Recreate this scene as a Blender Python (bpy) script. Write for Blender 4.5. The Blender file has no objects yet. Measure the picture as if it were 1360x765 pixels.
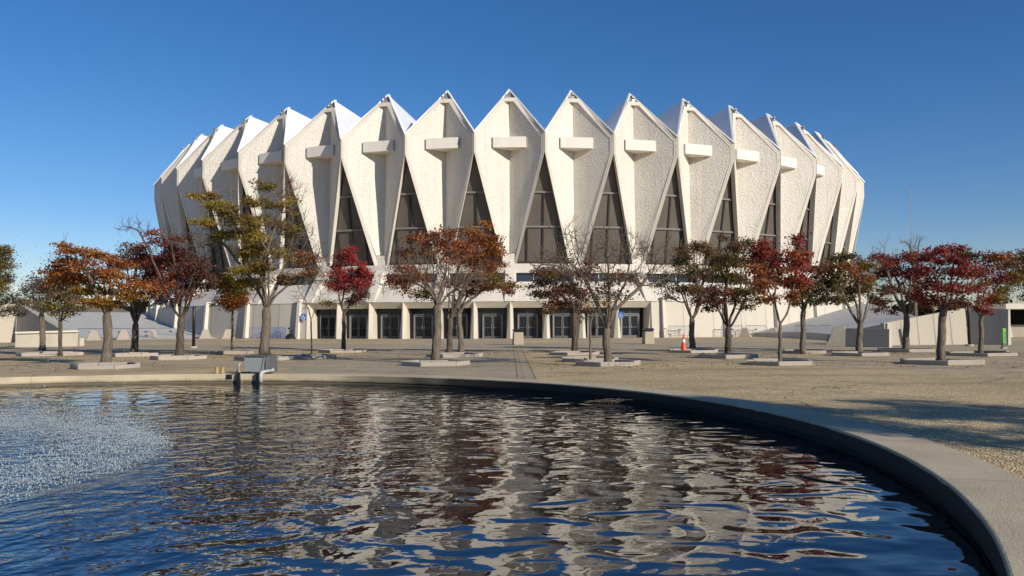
import bpy, math, random
import numpy as np
from mathutils import Vector, Matrix

R = math.radians
scene = bpy.context.scene
COL = scene.collection
rng = np.random.default_rng(7)
random.seed(7)

# ------------------------------------------------------------------ camera
F, CX, CY = 1080.6, 680.0, 382.5
PITCH, YAW, ROLL = 0.045, 0.00246, -0.0045
EYE = 1.25
r0 = Vector((math.cos(YAW), -math.sin(YAW), 0))
f0 = Vector((math.sin(YAW) * math.cos(PITCH), math.cos(YAW) * math.cos(PITCH), math.sin(PITCH)))
u0 = r0.cross(f0)
c_, s_ = math.cos(-ROLL), math.sin(-ROLL)
right = r0 * c_ - u0 * s_
up = r0 * s_ + u0 * c_
cam_data = bpy.data.cameras.new('camera')
cam = bpy.data.objects.new('camera', cam_data)
COL.objects.link(cam)
cam.matrix_world = Matrix(((right.x, up.x, -f0.x, 0), (right.y, up.y, -f0.y, 0), (right.z, up.z, -f0.z, EYE), (0, 0, 0, 1)))
cam_data.sensor_width = 36
cam_data.lens = F / 1360 * 36
cam_data.clip_start = 0.05
cam_data.clip_end = 6000
scene.camera = cam

def ray(px, py):
    return f0 + right * ((px - CX) / F) - up * ((py - CY) / F)
def ground(px, py, z=0.0):
    d = ray(px, py)
    t = (z - EYE) / d.z
    return Vector((d.x * t, d.y * t, z))
def front(p, rmin=51.3):
    """slide a ground point along its line of sight until it stands clear of the arena wall"""
    d = Vector((p.x, p.y, 0)); q = d.copy()
    while math.hypot(q.x, q.y - 123) < rmin:
        q *= 0.997
    return q
def at_depth(px, py, y):
    d = ray(px, py)
    t = y / d.y
    return Vector((d.x * t, y, EYE + d.z * t))
def pxm(y):           # metres per photo pixel at a depth
    return y / F

# ------------------------------------------------------------------ light
SUN_EL, SUN_AZ = R(22), R(46)      # azimuth measured from straight behind the viewer towards the right
sd = Vector((math.sin(SUN_AZ) * math.cos(SUN_EL), -math.cos(SUN_AZ) * math.cos(SUN_EL), math.sin(SUN_EL)))
sun_data = bpy.data.lights.new('sun', 'SUN')
sun_data.energy = 5.0
sun_data.angle = R(0.5)
sun_data.color = (1.0, 0.93, 0.815)
sun = bpy.data.objects.new('sun', sun_data)
COL.objects.link(sun)
sun.rotation_euler = sd.to_track_quat('Z', 'Y').to_euler()
world = bpy.data.worlds.new('World')
scene.world = world
world.use_nodes = True
wn = world.node_tree
bg = wn.nodes['Background']
sky = wn.nodes.new('ShaderNodeTexSky')
sky.sky_type = 'NISHITA'
sky.sun_disc = False
sky.sun_elevation = SUN_EL
sky.sun_rotation = math.pi - SUN_AZ
sky.altitude = 0
sky.air_density = 1.0
sky.dust_density = 0.0
sky.ozone_density = 2.0
hs = wn.nodes.new('ShaderNodeHueSaturation')
hs.inputs['Saturation'].default_value = 1.2
wn.links.new(sky.outputs[0], hs.inputs['Color'])
tint = wn.nodes.new('ShaderNodeMix')
tint.data_type = 'RGBA'; tint.blend_type = 'MULTIPLY'
tint.inputs[0].default_value = 1.0
tc = wn.nodes.new('ShaderNodeTexCoord')
sx = wn.nodes.new('ShaderNodeSeparateXYZ')
wn.links.new(tc.outputs['Generated'], sx.inputs[0])
tr_ = wn.nodes.new('ShaderNodeValToRGB')
e_ = tr_.color_ramp.elements
e_[0].position, e_[0].color = 0.0, (0.82, 0.80, 1.0, 1)
e_[1].position, e_[1].color = 0.30, (0.46, 0.71, 1.0, 1)
m_ = e_.new(0.12); m_.color = (0.58, 0.73, 1.0, 1)
wn.links.new(sx.outputs['Z'], tr_.inputs[0])
wn.links.new(tr_.outputs[0], tint.inputs[7])
wn.links.new(hs.outputs[0], tint.inputs[6])
wn.links.new(tint.outputs[2], bg.inputs['Color'])
bg.inputs['Strength'].default_value = 0.103
scene.view_settings.view_transform = 'Standard'
scene.view_settings.look = 'None'
scene.view_settings.exposure = 0.0
scene.view_settings.gamma = 1.0
scene.cycles.max_bounces = 6
scene.cycles.transparent_max_bounces = 8

# ------------------------------------------------------------------ materials
class NT:
    def __init__(s, name):
        s.m = bpy.data.materials.new(name)
        s.m.use_nodes = True
        s.t = s.m.node_tree
        s.b = s.t.nodes['Principled BSDF']
        s.o = s.t.nodes['Material Output']
    def n(s, kind, **kw):
        x = s.t.nodes.new('ShaderNode' + kind)
        for k, v in kw.items():
            if k.startswith('i_'):
                x.inputs[k[2:].replace('_', ' ')].default_value = v
            else:
                setattr(x, k, v)
        return x
    def l(s, a, b):
        s.t.links.new(a, b)
    def pos(s):
        return s.n('NewGeometry').outputs['Position']
    def noise(s, scale, detail=3.0, rough=0.5, vec=None, dist=0.0):
        x = s.n('TexNoise', i_Scale=scale, i_Detail=detail, i_Roughness=rough, i_Distortion=dist)
        s.l(vec if vec is not None else s.pos(), x.inputs['Vector'])
        return x.outputs['Fac']
    def ramp(s, fac, stops):
        x = s.n('ValToRGB')
        e = x.color_ramp.elements
        while len(e) < len(stops):
            e.new(0.5)
        for el, (p, c) in zip(e, stops):
            el.position = p
            el.color = (c[0], c[1], c[2], 1) if not isinstance(c, (int, float)) else (c, c, c, 1)
        s.l(fac, x.inputs[0])
        return x.outputs[0]
    def math(s, op, a, b=None, c=None, clamp=False):
        x = s.n('Math', operation=op, use_clamp=clamp)
        for i, v in enumerate((a, b, c)):
            if v is None:
                continue
            if isinstance(v, (int, float)):
                x.inputs[i].default_value = v
            else:
                s.l(v, x.inputs[i])
        return x.outputs[0]
    def mix(s, fac, a, b, blend='MIX'):
        x = s.n('Mix', data_type='RGBA', blend_type=blend)
        for sock, v in ((x.inputs[0], fac), (x.inputs[6], a), (x.inputs[7], b)):
            if isinstance(v, (int, float)):
                sock.default_value = v
            elif isinstance(v, tuple):
                sock.default_value = (v[0], v[1], v[2], 1)
            else:
                s.l(v, sock)
        return x.outputs[2]
    def bump(s, h, dist, strength=1.0, normal=None):
        x = s.n('Bump', i_Distance=dist, i_Strength=strength)
        s.l(h, x.inputs['Height'])
        if normal is not None:
            s.l(normal, x.inputs['Normal'])
        return x.outputs[0]
    def base(s, c):
        if isinstance(c, tuple):
            s.b.inputs['Base Color'].default_value = (c[0], c[1], c[2], 1)
        else:
            s.l(c, s.b.inputs['Base Color'])
    def set(s, **kw):
        for k, v in kw.items():
            s.b.inputs[k.replace('_', ' ')].default_value = v
    def normal(s, n):
        s.l(n, s.b.inputs['Normal'])

def plain(name, c, rough=0.6, metal=0.0, var=0.12, scale=2.5, bump=0.0, spec=0.4):
    t = NT(name)
    f = t.noise(scale, 5, 0.6)
    t.base(t.ramp(f, [(0.3, tuple(x * (1 - var) for x in c)), (0.7, tuple(min(1, x * (1 + var)) for x in c))]))
    t.set(Roughness=rough, Metallic=metal)
    t.b.inputs['Specular IOR Level'].default_value = spec
    if bump:
        t.normal(t.bump(t.noise(scale * 12, 4), bump))
    return t.m

def streaks(t, col, dark, amount=0.5, sx=1.2, sz=0.12):
    # rain streaks: noise stretched along the height
    mp = t.n('Mapping')
    mp.inputs['Scale'].default_value = (sx, sx, sz)
    t.l(t.pos(), mp.inputs['Vector'])
    f = t.noise(1.0, 5, 0.65, vec=mp.outputs[0])
    f = t.ramp(f, [(0.5, 0.0), (0.75, amount)])
    return t.mix(f, col, dark)

def concrete(name, c, dark, rough=0.85, streak=0.4, bump=0.01, bscale=30):
    t = NT(name)
    f = t.noise(0.7, 6, 0.65)
    col = t.ramp(f, [(0.25, tuple(x * 0.93 for x in c)), (0.75, c)])
    col = streaks(t, col, dark, streak)
    t.base(col)
    t.set(Roughness=rough)
    t.b.inputs['Specular IOR Level'].default_value = 0.25
    t.normal(t.bump(t.noise(bscale, 4), bump))
    return t.m

M = {}
M['smooth_concrete'] = concrete('smooth_concrete', (0.66, 0.60, 0.51), (0.46, 0.41, 0.34), streak=0.35)
M['wall_concrete'] = concrete('wall_concrete', (0.58, 0.525, 0.43), (0.40, 0.35, 0.28), streak=0.45)
M['kerb_concrete'] = concrete('kerb_concrete', (0.46, 0.40, 0.34), (0.25, 0.21, 0.17), streak=0.5, bscale=50)
M['pale_kerb'] = concrete('pale_kerb', (0.40, 0.345, 0.285), (0.24, 0.2, 0.155), streak=0.5, bscale=50)
def bank_mat():
    t = NT('bank_paving')
    sep = t.n('SeparateXYZ'); t.l(t.pos(), sep.inputs[0])
    f = t.noise(0.8, 6, 0.65)
    col = t.ramp(f, [(0.3, (0.47, 0.45, 0.41)), (0.7, (0.54, 0.52, 0.48))])
    gr = t.ramp(t.noise(6, 5, 0.7), [(0.3, (0.13, 0.10, 0.06)), (0.7, (0.24, 0.19, 0.12))])
    top = t.math('MULTIPLY', t.math('SUBTRACT', t.math('ADD', sep.outputs[2], t.math('MULTIPLY', f, 0.15)), 3.03), 12.0, clamp=True)
    left = t.math('LESS_THAN', sep.outputs[0], 0.0)
    t.base(t.mix(t.math('MULTIPLY', top, left), col, gr))
    t.set(Roughness=0.9)
    t.normal(t.bump(t.noise(20, 4), 0.02))
    return t.m
M['bank_concrete'] = bank_mat()
M['bar_concrete'] = concrete('bar_concrete', (0.76, 0.71, 0.62), (0.55, 0.50, 0.42), streak=0.35)
def rough_concrete():
    t = NT('roughcast_concrete')
    oi = t.n('ObjectInfo')
    f = t.noise(0.5, 5, 0.6)
    col = t.ramp(f, [(0.25, (0.70, 0.645, 0.56)), (0.75, (0.77, 0.72, 0.63))])
    col = streaks(t, col, (0.50, 0.45, 0.38), 0.35, 0.8, 0.06)
    col = streaks(t, col, (0.42, 0.37, 0.30), 0.30, 3.5, 0.10)
    tone = t.ramp(oi.outputs['Random'], [(0.0, 0.90), (1.0, 1.0)])
    t.base(t.mix(1.0, col, tone, 'MULTIPLY'))
    t.set(Roughness=0.9)
    t.b.inputs['Specular IOR Level'].default_value = 0.2
    a = t.ramp(t.noise(6.2, 2, 0.55, dist=0.4), [(0.36, 0.0), (0.50, 0.75), (0.72, 1.0)])
    b = t.noise(13.0, 3, 0.5)
    h = t.math('ADD', t.math('MULTIPLY', a, 0.045), t.math('MULTIPLY', b, 0.035))
    t.normal(t.bump(h, 1.0, 0.8))
    return t.m
M['roughcast'] = rough_concrete()
M['roof'] = plain('roof_membrane', (0.70, 0.71, 0.72), 0.45, var=0.06, scale=0.4)
M['trim'] = plain('white_trim', (0.80, 0.80, 0.78), 0.35, var=0.05)
M['void'] = plain('grey_soffit', (0.36, 0.34, 0.31), 0.8)
M['lamp'] = plain('lamp_grey', (0.35, 0.34, 0.33), 0.4, 0.3)
def glass(name, c, rough, spec=0.5, var=0.25):
    t = NT(name)
    f = t.noise(0.45, 3, 0.5)
    t.base(t.ramp(f, [(0.3, tuple(x * (1 - var) for x in c)), (0.7, tuple(x * (1 + var) for x in c))]))
    t.set(Roughness=rough)
    t.b.inputs['Specular IOR Level'].default_value = spec
    return t.m
M['bronze_glass'] = glass('bronze_glass', (0.115, 0.098, 0.08), 0.32, 0.35, 0.1)
M['blue_glass'] = glass('blue_glass', (0.02, 0.03, 0.045), 0.12, 0.5)
M['dark_glass'] = glass('dark_glass', (0.012, 0.014, 0.02), 0.08, 0.35)
M['mullion'] = plain('dark_mullion', (0.025, 0.023, 0.022), 0.5)
M['rail_grey'] = plain('grey_rail', (0.20, 0.185, 0.165), 0.5)
M['alu'] = plain('door_aluminium', (0.11, 0.11, 0.108), 0.4, 0.3)
M['alu_light'] = plain('pale_aluminium', (0.33, 0.32, 0.30), 0.4, 0.3)
M['interior'] = plain('dark_interior', (0.03, 0.028, 0.026), 0.9)
M['black'] = plain('black_metal', (0.012, 0.012, 0.013), 0.4)
M['galv'] = plain('galvanised_steel', (0.22, 0.25, 0.30), 0.45, 0.3)
M['blue_steel'] = plain('blue_steel', (0.09, 0.15, 0.34), 0.45)
M['sign_blue'] = plain('sign_blue', (0.04, 0.12, 0.36), 0.4, var=0.03)
M['white_paint'] = plain('white_paint', (0.8, 0.8, 0.8), 0.4, var=0.03)
M['orange'] = plain('cone_orange', (0.75, 0.09, 0.02), 0.5, var=0.05)
M['green'] = plain('post_green', (0.13, 0.42, 0.08), 0.4, var=0.04)
M['cabinet'] = plain('grey_cabinet', (0.27, 0.29, 0.29), 0.45, 0.1, var=0.06)
M['cabinet_side'] = plain('dark_cabinet_lid', (0.10, 0.10, 0.10), 0.5)
M['pvc'] = plain('pale_pipe', (0.42, 0.42, 0.40), 0.4)
M['brass'] = plain('weathered_brass', (0.42, 0.31, 0.14), 0.4, 0.3)
M['bin'] = concrete('pebble_bin', (0.45, 0.38, 0.27), (0.3, 0.25, 0.18), bscale=60, bump=0.02)
M['soil'] = plain('bark_mulch', (0.10, 0.068, 0.045), 0.95, var=0.5, scale=9, bump=0.04)
M['block_concrete'] = concrete('block_concrete', (0.40, 0.35, 0.28), (0.24, 0.2, 0.16), streak=0.5)

def bark(name, c1, c2):
    t = NT(name)
    mp = t.n('Mapping')
    mp.inputs['Scale'].default_value = (9, 9, 2.2)
    t.l(t.pos(), mp.inputs['Vector'])
    f = t.noise(1.6, 6, 0.7, vec=mp.outputs[0])
    t.base(t.ramp(f, [(0.3, c2), (0.62, c1)]))
    t.set(Roughness=0.9)
    t.b.inputs['Specular IOR Level'].default_value = 0.2
    t.normal(t.bump(f, 0.10))
    return t.m
M['bark_pale'] = bark('pale_bark', (0.25, 0.20, 0.15), (0.085, 0.066, 0.05))
M['bark_dark'] = bark('dark_bark', (0.16, 0.125, 0.095), (0.055, 0.042, 0.034))
def leaf_mat():
    t = NT('autumn_leaves')
    a = t.n('Attribute', attribute_name='leafcol')
    t.base(a.outputs['Color'])
    t.set(Roughness=0.6)
    t.b.inputs['Specular IOR Level'].default_value = 0.25
    tr = t.n('BsdfTranslucent')
    t.l(a.outputs['Color'], tr.inputs['Color'])
    mx = t.n('MixShader')
    mx.inputs[0].default_value = 0.4
    t.l(t.b.outputs[0], mx.inputs[1])
    t.l(tr.outputs[0], mx.inputs[2])
    t.l(mx.outputs[0], t.o.inputs['Surface'])
    return t.m
M['leaf'] = leaf_mat()

# ------------------------------------------------------------------ mesh builder
class MB:
    def __init__(s):
        s.v, s.f, s.mi = [], [], []
    def add(s, verts, faces, mi=0):
        o = len(s.v)
        s.v += [tuple(p) for p in verts]
        s.f += [tuple(i + o for i in f) for f in faces]
        s.mi += [mi] * len(faces)
    def quad(s, a, b, c, d, mi=0):
        s.add((a, b, c, d), ((0, 1, 2, 3),), mi)
    def tri(s, a, b, c, mi=0):
        s.add((a, b, c), ((0, 1, 2),), mi)
    def box(s, x0, x1, y0, y1, z0, z1, mi=0, taper=0.0):
        k = taper
        s.add(((x0, y0, z0), (x1, y0, z0), (x1, y1, z0), (x0, y1, z0), (x0 + k, y0 + k, z1), (x1 - k, y0 + k, z1), (x1 - k, y1 - k, z1), (x0 + k, y1 - k, z1)),
              ((3, 2, 1, 0), (4, 5, 6, 7), (0, 1, 5, 4), (1, 2, 6, 5), (2, 3, 7, 6), (3, 0, 4, 7)), mi)
    def hexa(s, p, mi=0):   # eight points: four of one end, four of the other
        s.add(p, ((3, 2, 1, 0), (4, 5, 6, 7), (0, 1, 5, 4), (1, 2, 6, 5), (2, 3, 7, 6), (3, 0, 4, 7)), mi)
    def bar(s, a, b, w, d, nrm, mi=0):   # a box along a-b, w wide, from the line d out along nrm
        a, b, nrm = Vector(a), Vector(b), Vector(nrm).normalized()
        t = (b - a).normalized()
        sd_ = t.cross(nrm).normalized() * (w / 2)
        n = nrm * d
        s.hexa((a - sd_, a + sd_, a + sd_ + n, a - sd_ + n, b - sd_, b + sd_, b + sd_ + n, b - sd_ + n), mi)
    def tube(s, pts, rad, n=6, mi=0, cap=True):
        pts = [Vector(p) for p in pts]
        if isinstance(rad, (int, float)):
            rad = [rad] * len(pts)
        ref = None
        o = len(s.v)
        for i, p in enumerate(pts):
            t = (pts[min(i + 1, len(pts) - 1)] - pts[max(i - 1, 0)])
            t = t.normalized() if t.length > 1e-9 else Vector((0, 0, 1))
            if ref is None:
                ref = Vector((1, 0, 0)) if abs(t.x) < 0.8 else Vector((0, 1, 0))
            u = (ref - t * ref.dot(t)).normalized()
            ref = u
            w = t.cross(u)
            for k in range(n):
                a = 2 * math.pi * k / n
                s.v.append(tuple(p + (u * math.cos(a) + w * math.sin(a)) * rad[i]))
        for i in range(len(pts) - 1):
            for k in range(n):
                k2 = (k + 1) % n
                s.f.append((o + i * n + k, o + i * n + k2, o + (i + 1) * n + k2, o + (i + 1) * n + k))
                s.mi.append(mi)
        if cap:
            s.f.append(tuple(o + k for k in reversed(range(n)))); s.mi.append(mi)
            e = o + (len(pts) - 1) * n
            s.f.append(tuple(e + k for k in range(n))); s.mi.append(mi)
    def lathe(s, prof, n=16, cx=0, cy=0, mi=0):   # prof: (radius, z) bottom to top
        o = len(s.v)
        for r, z in prof:
            for k in range(n):
                a = 2 * math.pi * k / n
                s.v.append((cx + r * math.cos(a), cy + r * math.sin(a), z))
        for i in range(len(prof) - 1):
            for k in range(n):
                k2 = (k + 1) % n
                s.f.append((o + i * n + k, o + i * n + k2, o + (i + 1) * n + k2, o + (i + 1) * n + k)); s.mi.append(mi)
        s.f.append(tuple(o + k for k in reversed(range(n)))); s.mi.append(mi)
        e = o + (len(prof) - 1) * n
        s.f.append(tuple(e + k for k in range(n))); s.mi.append(mi)
    def build(s, name, mats, parent=None, loc=None, rotz=0.0, smooth=False):
        me = bpy.data.meshes.new(name)
        me.from_pydata(s.v, [], s.f)
        if not isinstance(mats, (list, tuple)):
            mats = [mats]
        for m in mats:
            me.materials.append(m)
        if len(mats) > 1:
            me.polygons.foreach_set('material_index', s.mi)
        if smooth:
            me.polygons.foreach_set('use_smooth', [True] * len(me.polygons))
        me.update()
        o = bpy.data.objects.new(name, me)
        COL.objects.link(o)
        if parent is not None:
            o.parent = parent
        if loc is not None:
            o.location = loc
        o.rotation_euler.z = rotz
        return o

def bevel(o, w, seg=2):
    m = o.modifiers.new('bevel', 'BEVEL')
    m.width = w
    m.segments = seg
    m.limit_method = 'ANGLE'
    return o

def tag(o, label=None, cat=None, group=None, kind=None):
    if label: o['label'] = label
    if cat: o['category'] = cat
    if group: o['group'] = group
    if kind: o['kind'] = kind
    return o
def empty(name, loc=(0, 0, 0), rz=0.0):
    o = bpy.data.objects.new(name, None)
    COL.objects.link(o)
    o.location = loc
    o.rotation_euler.z = rz
    o.empty_display_size = 0.3
    return o
def copy_tree(o, parent=None):
    c = o.copy()
    COL.objects.link(c)
    if parent is not None:
        c.parent = parent
    for ch in list(o.children):
        copy_tree(ch, c)
    return c

# ------------------------------------------------------------------ ground
POND = Vector((-7.66, 9.42, 0))
PR, PRO = 11.44, 12.08
WZ = -0.21
def ring_mesh(name, radii, zs, n, mats, cx, cy, mi=None):
    m = MB()
    for r, z in zip(radii, zs):
        for k in range(n):
            a = 2 * math.pi * k / n
            m.v.append((cx + r * math.cos(a), cy + r * math.sin(a), z))
    for i in range(len(radii) - 1):
        for k in range(n):
            k2 = (k + 1) % n
            m.f.append((i * n + k, i * n + k2, (i + 1) * n + k2, (i + 1) * n + k))
            m.mi.append(0)
    return m.build(name, mats)

def ground_mat():
    t = NT('aggregate_paving')
    p = t.pos()
    sep = t.n('SeparateXYZ')
    t.l(p, sep.inputs[0])
    x, y = sep.outputs[0], sep.outputs[1]
    # exposed aggregate: tan pebbles in pale mortar
    big = t.noise(0.22, 6, 0.62)
    mid = t.noise(1.7, 5, 0.65)
    v = t.n('TexVoronoi', i_Scale=48.0)
    t.l(p, v.inputs['Vector'])
    peb = t.ramp(t.noise(16, 4, 0.7), [(0.3, 0.72), (0.7, 1.25)])
    tan = t.ramp(big, [(0.3, (0.54, 0.41, 0.22)), (0.7, (0.68, 0.53, 0.305))])
    tan = t.mix(t.ramp(mid, [(0.45, 0.0), (0.75, 0.55)]), tan, (0.40, 0.31, 0.195))
    bw = t.n('RGBToBW'); t.l(v.outputs['Color'], bw.inputs[0])
    pc = t.ramp(bw.outputs[0], [(0.15, (0.55, 0.53, 0.5)), (0.5, (0.97, 0.95, 0.92)), (0.85, (1.55, 1.53, 1.5))])
    tan = t.mix(1.0, tan, peb, 'MULTIPLY')
    tan = t.mix(1.0, tan, pc, 'MULTIPLY')
    grey = t.ramp(big, [(0.3, (0.38, 0.32, 0.235)), (0.7, (0.49, 0.42, 0.315))])
    grey = t.mix(1.0, grey, t.ramp(t.noise(55, 3, 0.6), [(0.3, 0.6), (0.7, 1.35)]), 'MULTIPLY')
    def band(val, a, b, soft=0.02):
        u = t.math('MULTIPLY', t.math('SUBTRACT', val, a), 1 / soft, clamp=True)
        w = t.math('MULTIPLY', t.math('SUBTRACT', b, val), 1 / soft, clamp=True)
        return t.math('MULTIPLY', u, w)
    walk = band(x, -6.4, 0.58)
    cross = band(y, 41.0, 56.0, 0.05)
    far = band(y, 63.0, 71.0, 0.05)
    dx = t.math('SUBTRACT', x, POND.x)
    dy = t.math('SUBTRACT', y, POND.y)
    rad = t.math('SQRT', t.math('ADD', t.math('MULTIPLY', dx, dx), t.math('MULTIPLY', dy, dy)))
    ringb = t.math('MULTIPLY', band(rad, 15.2, 20.5, 0.05), t.math('LESS_THAN', x, -6.4))
    outer = t.math('MULTIPLY', band(rad, 21.5, 60.0, 0.08), t.math('GREATER_THAN', x, 4.0))
    g = t.math('MAXIMUM', t.math('MAXIMUM', walk, cross), t.math('MAXIMUM', far, t.math('MULTIPLY', ringb, 0.7)))
    g = t.math('MAXIMUM', t.math('MULTIPLY', g, 0.8), t.math('MULTIPLY', outer, 0.5))
    g = t.math('MULTIPLY', g, t.ramp(t.noise(0.5, 4, 0.6), [(0.3, 0.55), (0.6, 1.0)]))
    col = t.mix(g, tan, grey)
    # joints
    def line(val, period, width, off=0.0):
        m = t.math('MODULO', t.math('ADD', val, 600.0 + off), period)
        return t.math('LESS_THAN', m, width)
    j = t.math('MAXIMUM', line(y, 4.6, 0.035, 1.0), t.math('MULTIPLY', line(x, 4.2, 0.03, 0.3), 1.0))
    j2 = t.math('MAXIMUM', band(x, 0.15, 0.185, 0.005), band(x, 0.56, 0.6, 0.005))
    j2 = t.math('MAXIMUM', j2, t.math('MULTIPLY', band(rad, 15.15, 15.2, 0.01), 0.7))
    col = t.mix(t.math('MULTIPLY', t.math('MAXIMUM', t.math('MULTIPLY', j, 0.5), j2), 0.75), col, (0.12, 0.10, 0.075))
    # stains
    st = t.ramp(t.noise(0.55, 7, 0.7, dist=0.5), [(0.50, 0.0), (0.70, 0.55)])
    col = t.mix(st, col, (0.26, 0.205, 0.14))
    # tyre-wide darker tracks and cracks
    mpx = t.n('Mapping'); mpx.inputs['Scale'].default_value = (0.10, 1.1, 1); mpx.inputs['Rotation'].default_value = (0, 0, 0.12); t.l(p, mpx.inputs['Vector'])
    trk = t.ramp(t.noise(1.0, 4, 0.6, vec=mpx.outputs[0]), [(0.5, 0.0), (0.68, 0.45)])
    col = t.mix(trk, col, (0.28, 0.225, 0.155))
    cv = t.n('TexVoronoi', i_Scale=0.16, feature='DISTANCE_TO_EDGE')
    wv = t.n('VectorMath', operation='ADD'); t.l(p, wv.inputs[0])
    nz = t.n('TexNoise', i_Scale=0.9, i_Detail=5.0); t.l(p, nz.inputs['Vector']); t.l(nz.outputs['Color'], wv.inputs[1])
    t.l(wv.outputs[0], cv.inputs['Vector'])
    crk = t.math('LESS_THAN', cv.outputs['Distance'], 0.0022)
    col = t.mix(t.math('MULTIPLY', crk, 0.7), col, (0.10, 0.08, 0.06))
    t.base(col)
    t.set(Roughness=0.9)
    t.b.inputs['Specular IOR Level'].default_value = 0.15
    h = t.math('ADD', t.math('MULTIPLY', v.outputs['Distance'], 0.02), t.math('MULTIPLY', t.noise(90, 2), 0.006))
    t.normal(t.bump(h, 1.0, 0.8))
    return t.m
g = ring_mesh('ground', [PRO - 0.005, 13, 15, 20, 30, 50, 90, 160, 400, 900, 2500], [0] * 11, 192, ground_mat(), POND.x, POND.y)
tag(g, 'tan exposed aggregate plaza paving with a grey central walkway', 'ground', kind='structure')

# pond curb
def curb_mat():
    t = NT('pond_curb_concrete')
    p = t.pos()
    sep = t.n('SeparateXYZ')
    t.l(p, sep.inputs[0])
    f = t.noise(1.1, 7, 0.65)
    col = t.ramp(f, [(0.3, (0.48, 0.395, 0.255)), (0.7, (0.60, 0.50, 0.335))])
    col = t.mix(t.ramp(t.noise(0.5, 6, 0.7), [(0.5, 0.0), (0.7, 0.6)]), col, (0.35, 0.29, 0.205))
    col = t.mix(1.0, col, t.ramp(t.noise(120, 2), [(0.3, 0.82), (0.7, 1.12)]), 'MULTIPLY')
    wet_shade = t.math('MULTIPLY', t.math('SUBTRACT', -0.035, t.math('ADD', sep.outputs[2], t.math('MULTIPLY', t.noise(2.0, 5), 0.12))), 14.0, clamp=True)  # waterline damp, deepened with painted shade low on the inner face
    col = t.mix(t.math('MULTIPLY', wet_shade, 0.85), col, (0.085, 0.072, 0.05))
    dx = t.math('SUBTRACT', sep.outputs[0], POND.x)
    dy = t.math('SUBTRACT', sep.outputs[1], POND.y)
    # shade on the right-hand inner wall, painted into the curb colour
    shade_side = t.math('MULTIPLY', t.math('ADD', t.math('SUBTRACT', dx, 4.5), t.math('MULTIPLY', t.noise(0.8, 5), 4.0)), 0.25, clamp=True)
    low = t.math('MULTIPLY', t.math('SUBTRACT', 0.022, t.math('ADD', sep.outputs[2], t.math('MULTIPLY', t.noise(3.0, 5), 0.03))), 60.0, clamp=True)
    col = t.mix(t.math('MULTIPLY', t.math('MULTIPLY', shade_side, low), 0.94), col, (0.022, 0.022, 0.02))
    an = t.math('MODULO', t.math('ADD', t.math('ARCTAN2', dy, dx), 10.0), R(18))
    col = t.mix(t.math('MULTIPLY', t.math('LESS_THAN', an, 0.0011), 0.6), col, (0.10, 0.085, 0.065))
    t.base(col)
    t.set(Roughness=0.85)
    t.b.inputs['Specular IOR Level'].default_value = 0.2
    t.normal(t.bump(t.noise(60, 4), 0.005))
    return t.m
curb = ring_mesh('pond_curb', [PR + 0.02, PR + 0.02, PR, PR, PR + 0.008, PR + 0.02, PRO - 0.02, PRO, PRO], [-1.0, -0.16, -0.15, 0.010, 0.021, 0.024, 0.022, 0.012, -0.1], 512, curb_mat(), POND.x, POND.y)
tag(curb, 'curved concrete rim around the round pond', 'pond rim')
bed = MB()
bed.lathe([(PR + 0.02, -0.99), (PR + 0.02, -0.95)], 96, POND.x, POND.y)
tag(bed.build('pond_bed', plain('pond_bed', (0.02, 0.022, 0.022), 0.9)), 'dark floor of the pond', 'pond', kind='structure')

FOUNT = Vector((-8.67, 8.12, WZ))
def water_mat():
    t = NT('pond_water')
    p = t.pos()
    sep = t.n('SeparateXYZ')
    t.l(p, sep.inputs[0])
    x, y = sep.outputs[0], sep.outputs[1]
    dx = t.math('SUBTRACT', x, FOUNT.x)
    dy = t.math('SUBTRACT', y, FOUNT.y)
    rad = t.math('SQRT', t.math('ADD', t.math('MULTIPLY', dx, dx), t.math('MULTIPLY', dy, dy)))
    near = t.n('MapRange', interpolation_type='SMOOTHSTEP')
    for i, v in enumerate((4.6, 9.0, 1.0, 0.0)):
        near.inputs[i + 1].default_value = v
    t.l(rad, near.inputs[0])
    nr = near.outputs[0]
    # ripples run outward from the fountain: polar coordinates give long crests
    an = t.math('ARCTAN2', dy, dx)
    cmb = t.n('CombineXYZ')
    t.l(t.math('MULTIPLY', rad, 1.0), cmb.inputs[0])
    t.l(t.math('MULTIPLY', an, 4.0), cmb.inputs[1])
    fine = t.noise(4.8, 1.0, 0.5, vec=cmb.outputs[0], dist=0.4)
    fine2 = t.noise(11.0, 1.0, 0.5)
    swell = t.noise(1.1, 0.0, 0.5)
    calm = t.noise(2.2, 0.0, 0.5, dist=0.7)
    mp = t.n('Mapping')
    mp.inputs['Rotation'].default_value = (0, 0, 0.5)
    mp.inputs['Scale'].default_value = (0.7, 1.35, 1)
    t.l(p, mp.inputs['Vector'])
    mid = t.noise(4.2, 0.5, 0.5, vec=mp.outputs[0], dist=0.3)
    h = t.math('MULTIPLY', fine, t.math('ADD', t.math('MULTIPLY', nr, 0.025), 0.002))
    h = t.math('ADD', h, t.math('MULTIPLY', fine2, t.math('ADD', t.math('MULTIPLY', nr, 0.012), 0.0008)))
    h = t.math('ADD', h, t.math('MULTIPLY', swell, 0.012))
    h = t.math('ADD', h, t.math('MULTIPLY', calm, 0.025))
    h = t.math('ADD', h, t.math('MULTIPLY', mid, 0.0055))
    t.base((0.003, 0.006, 0.014))
    t.set(Roughness=0.01, IOR=1.63)
    t.normal(t.bump(h, 1.0))
    return t.m
wm = MB()
nseg = 128
wm.v.append((POND.x, POND.y, WZ))
for k in range(nseg):
    a = 2 * math.pi * k / nseg
    wm.v.append((POND.x + (PR + 0.01) * math.cos(a), POND.y + (PR + 0.01) * math.sin(a), WZ))
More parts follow.
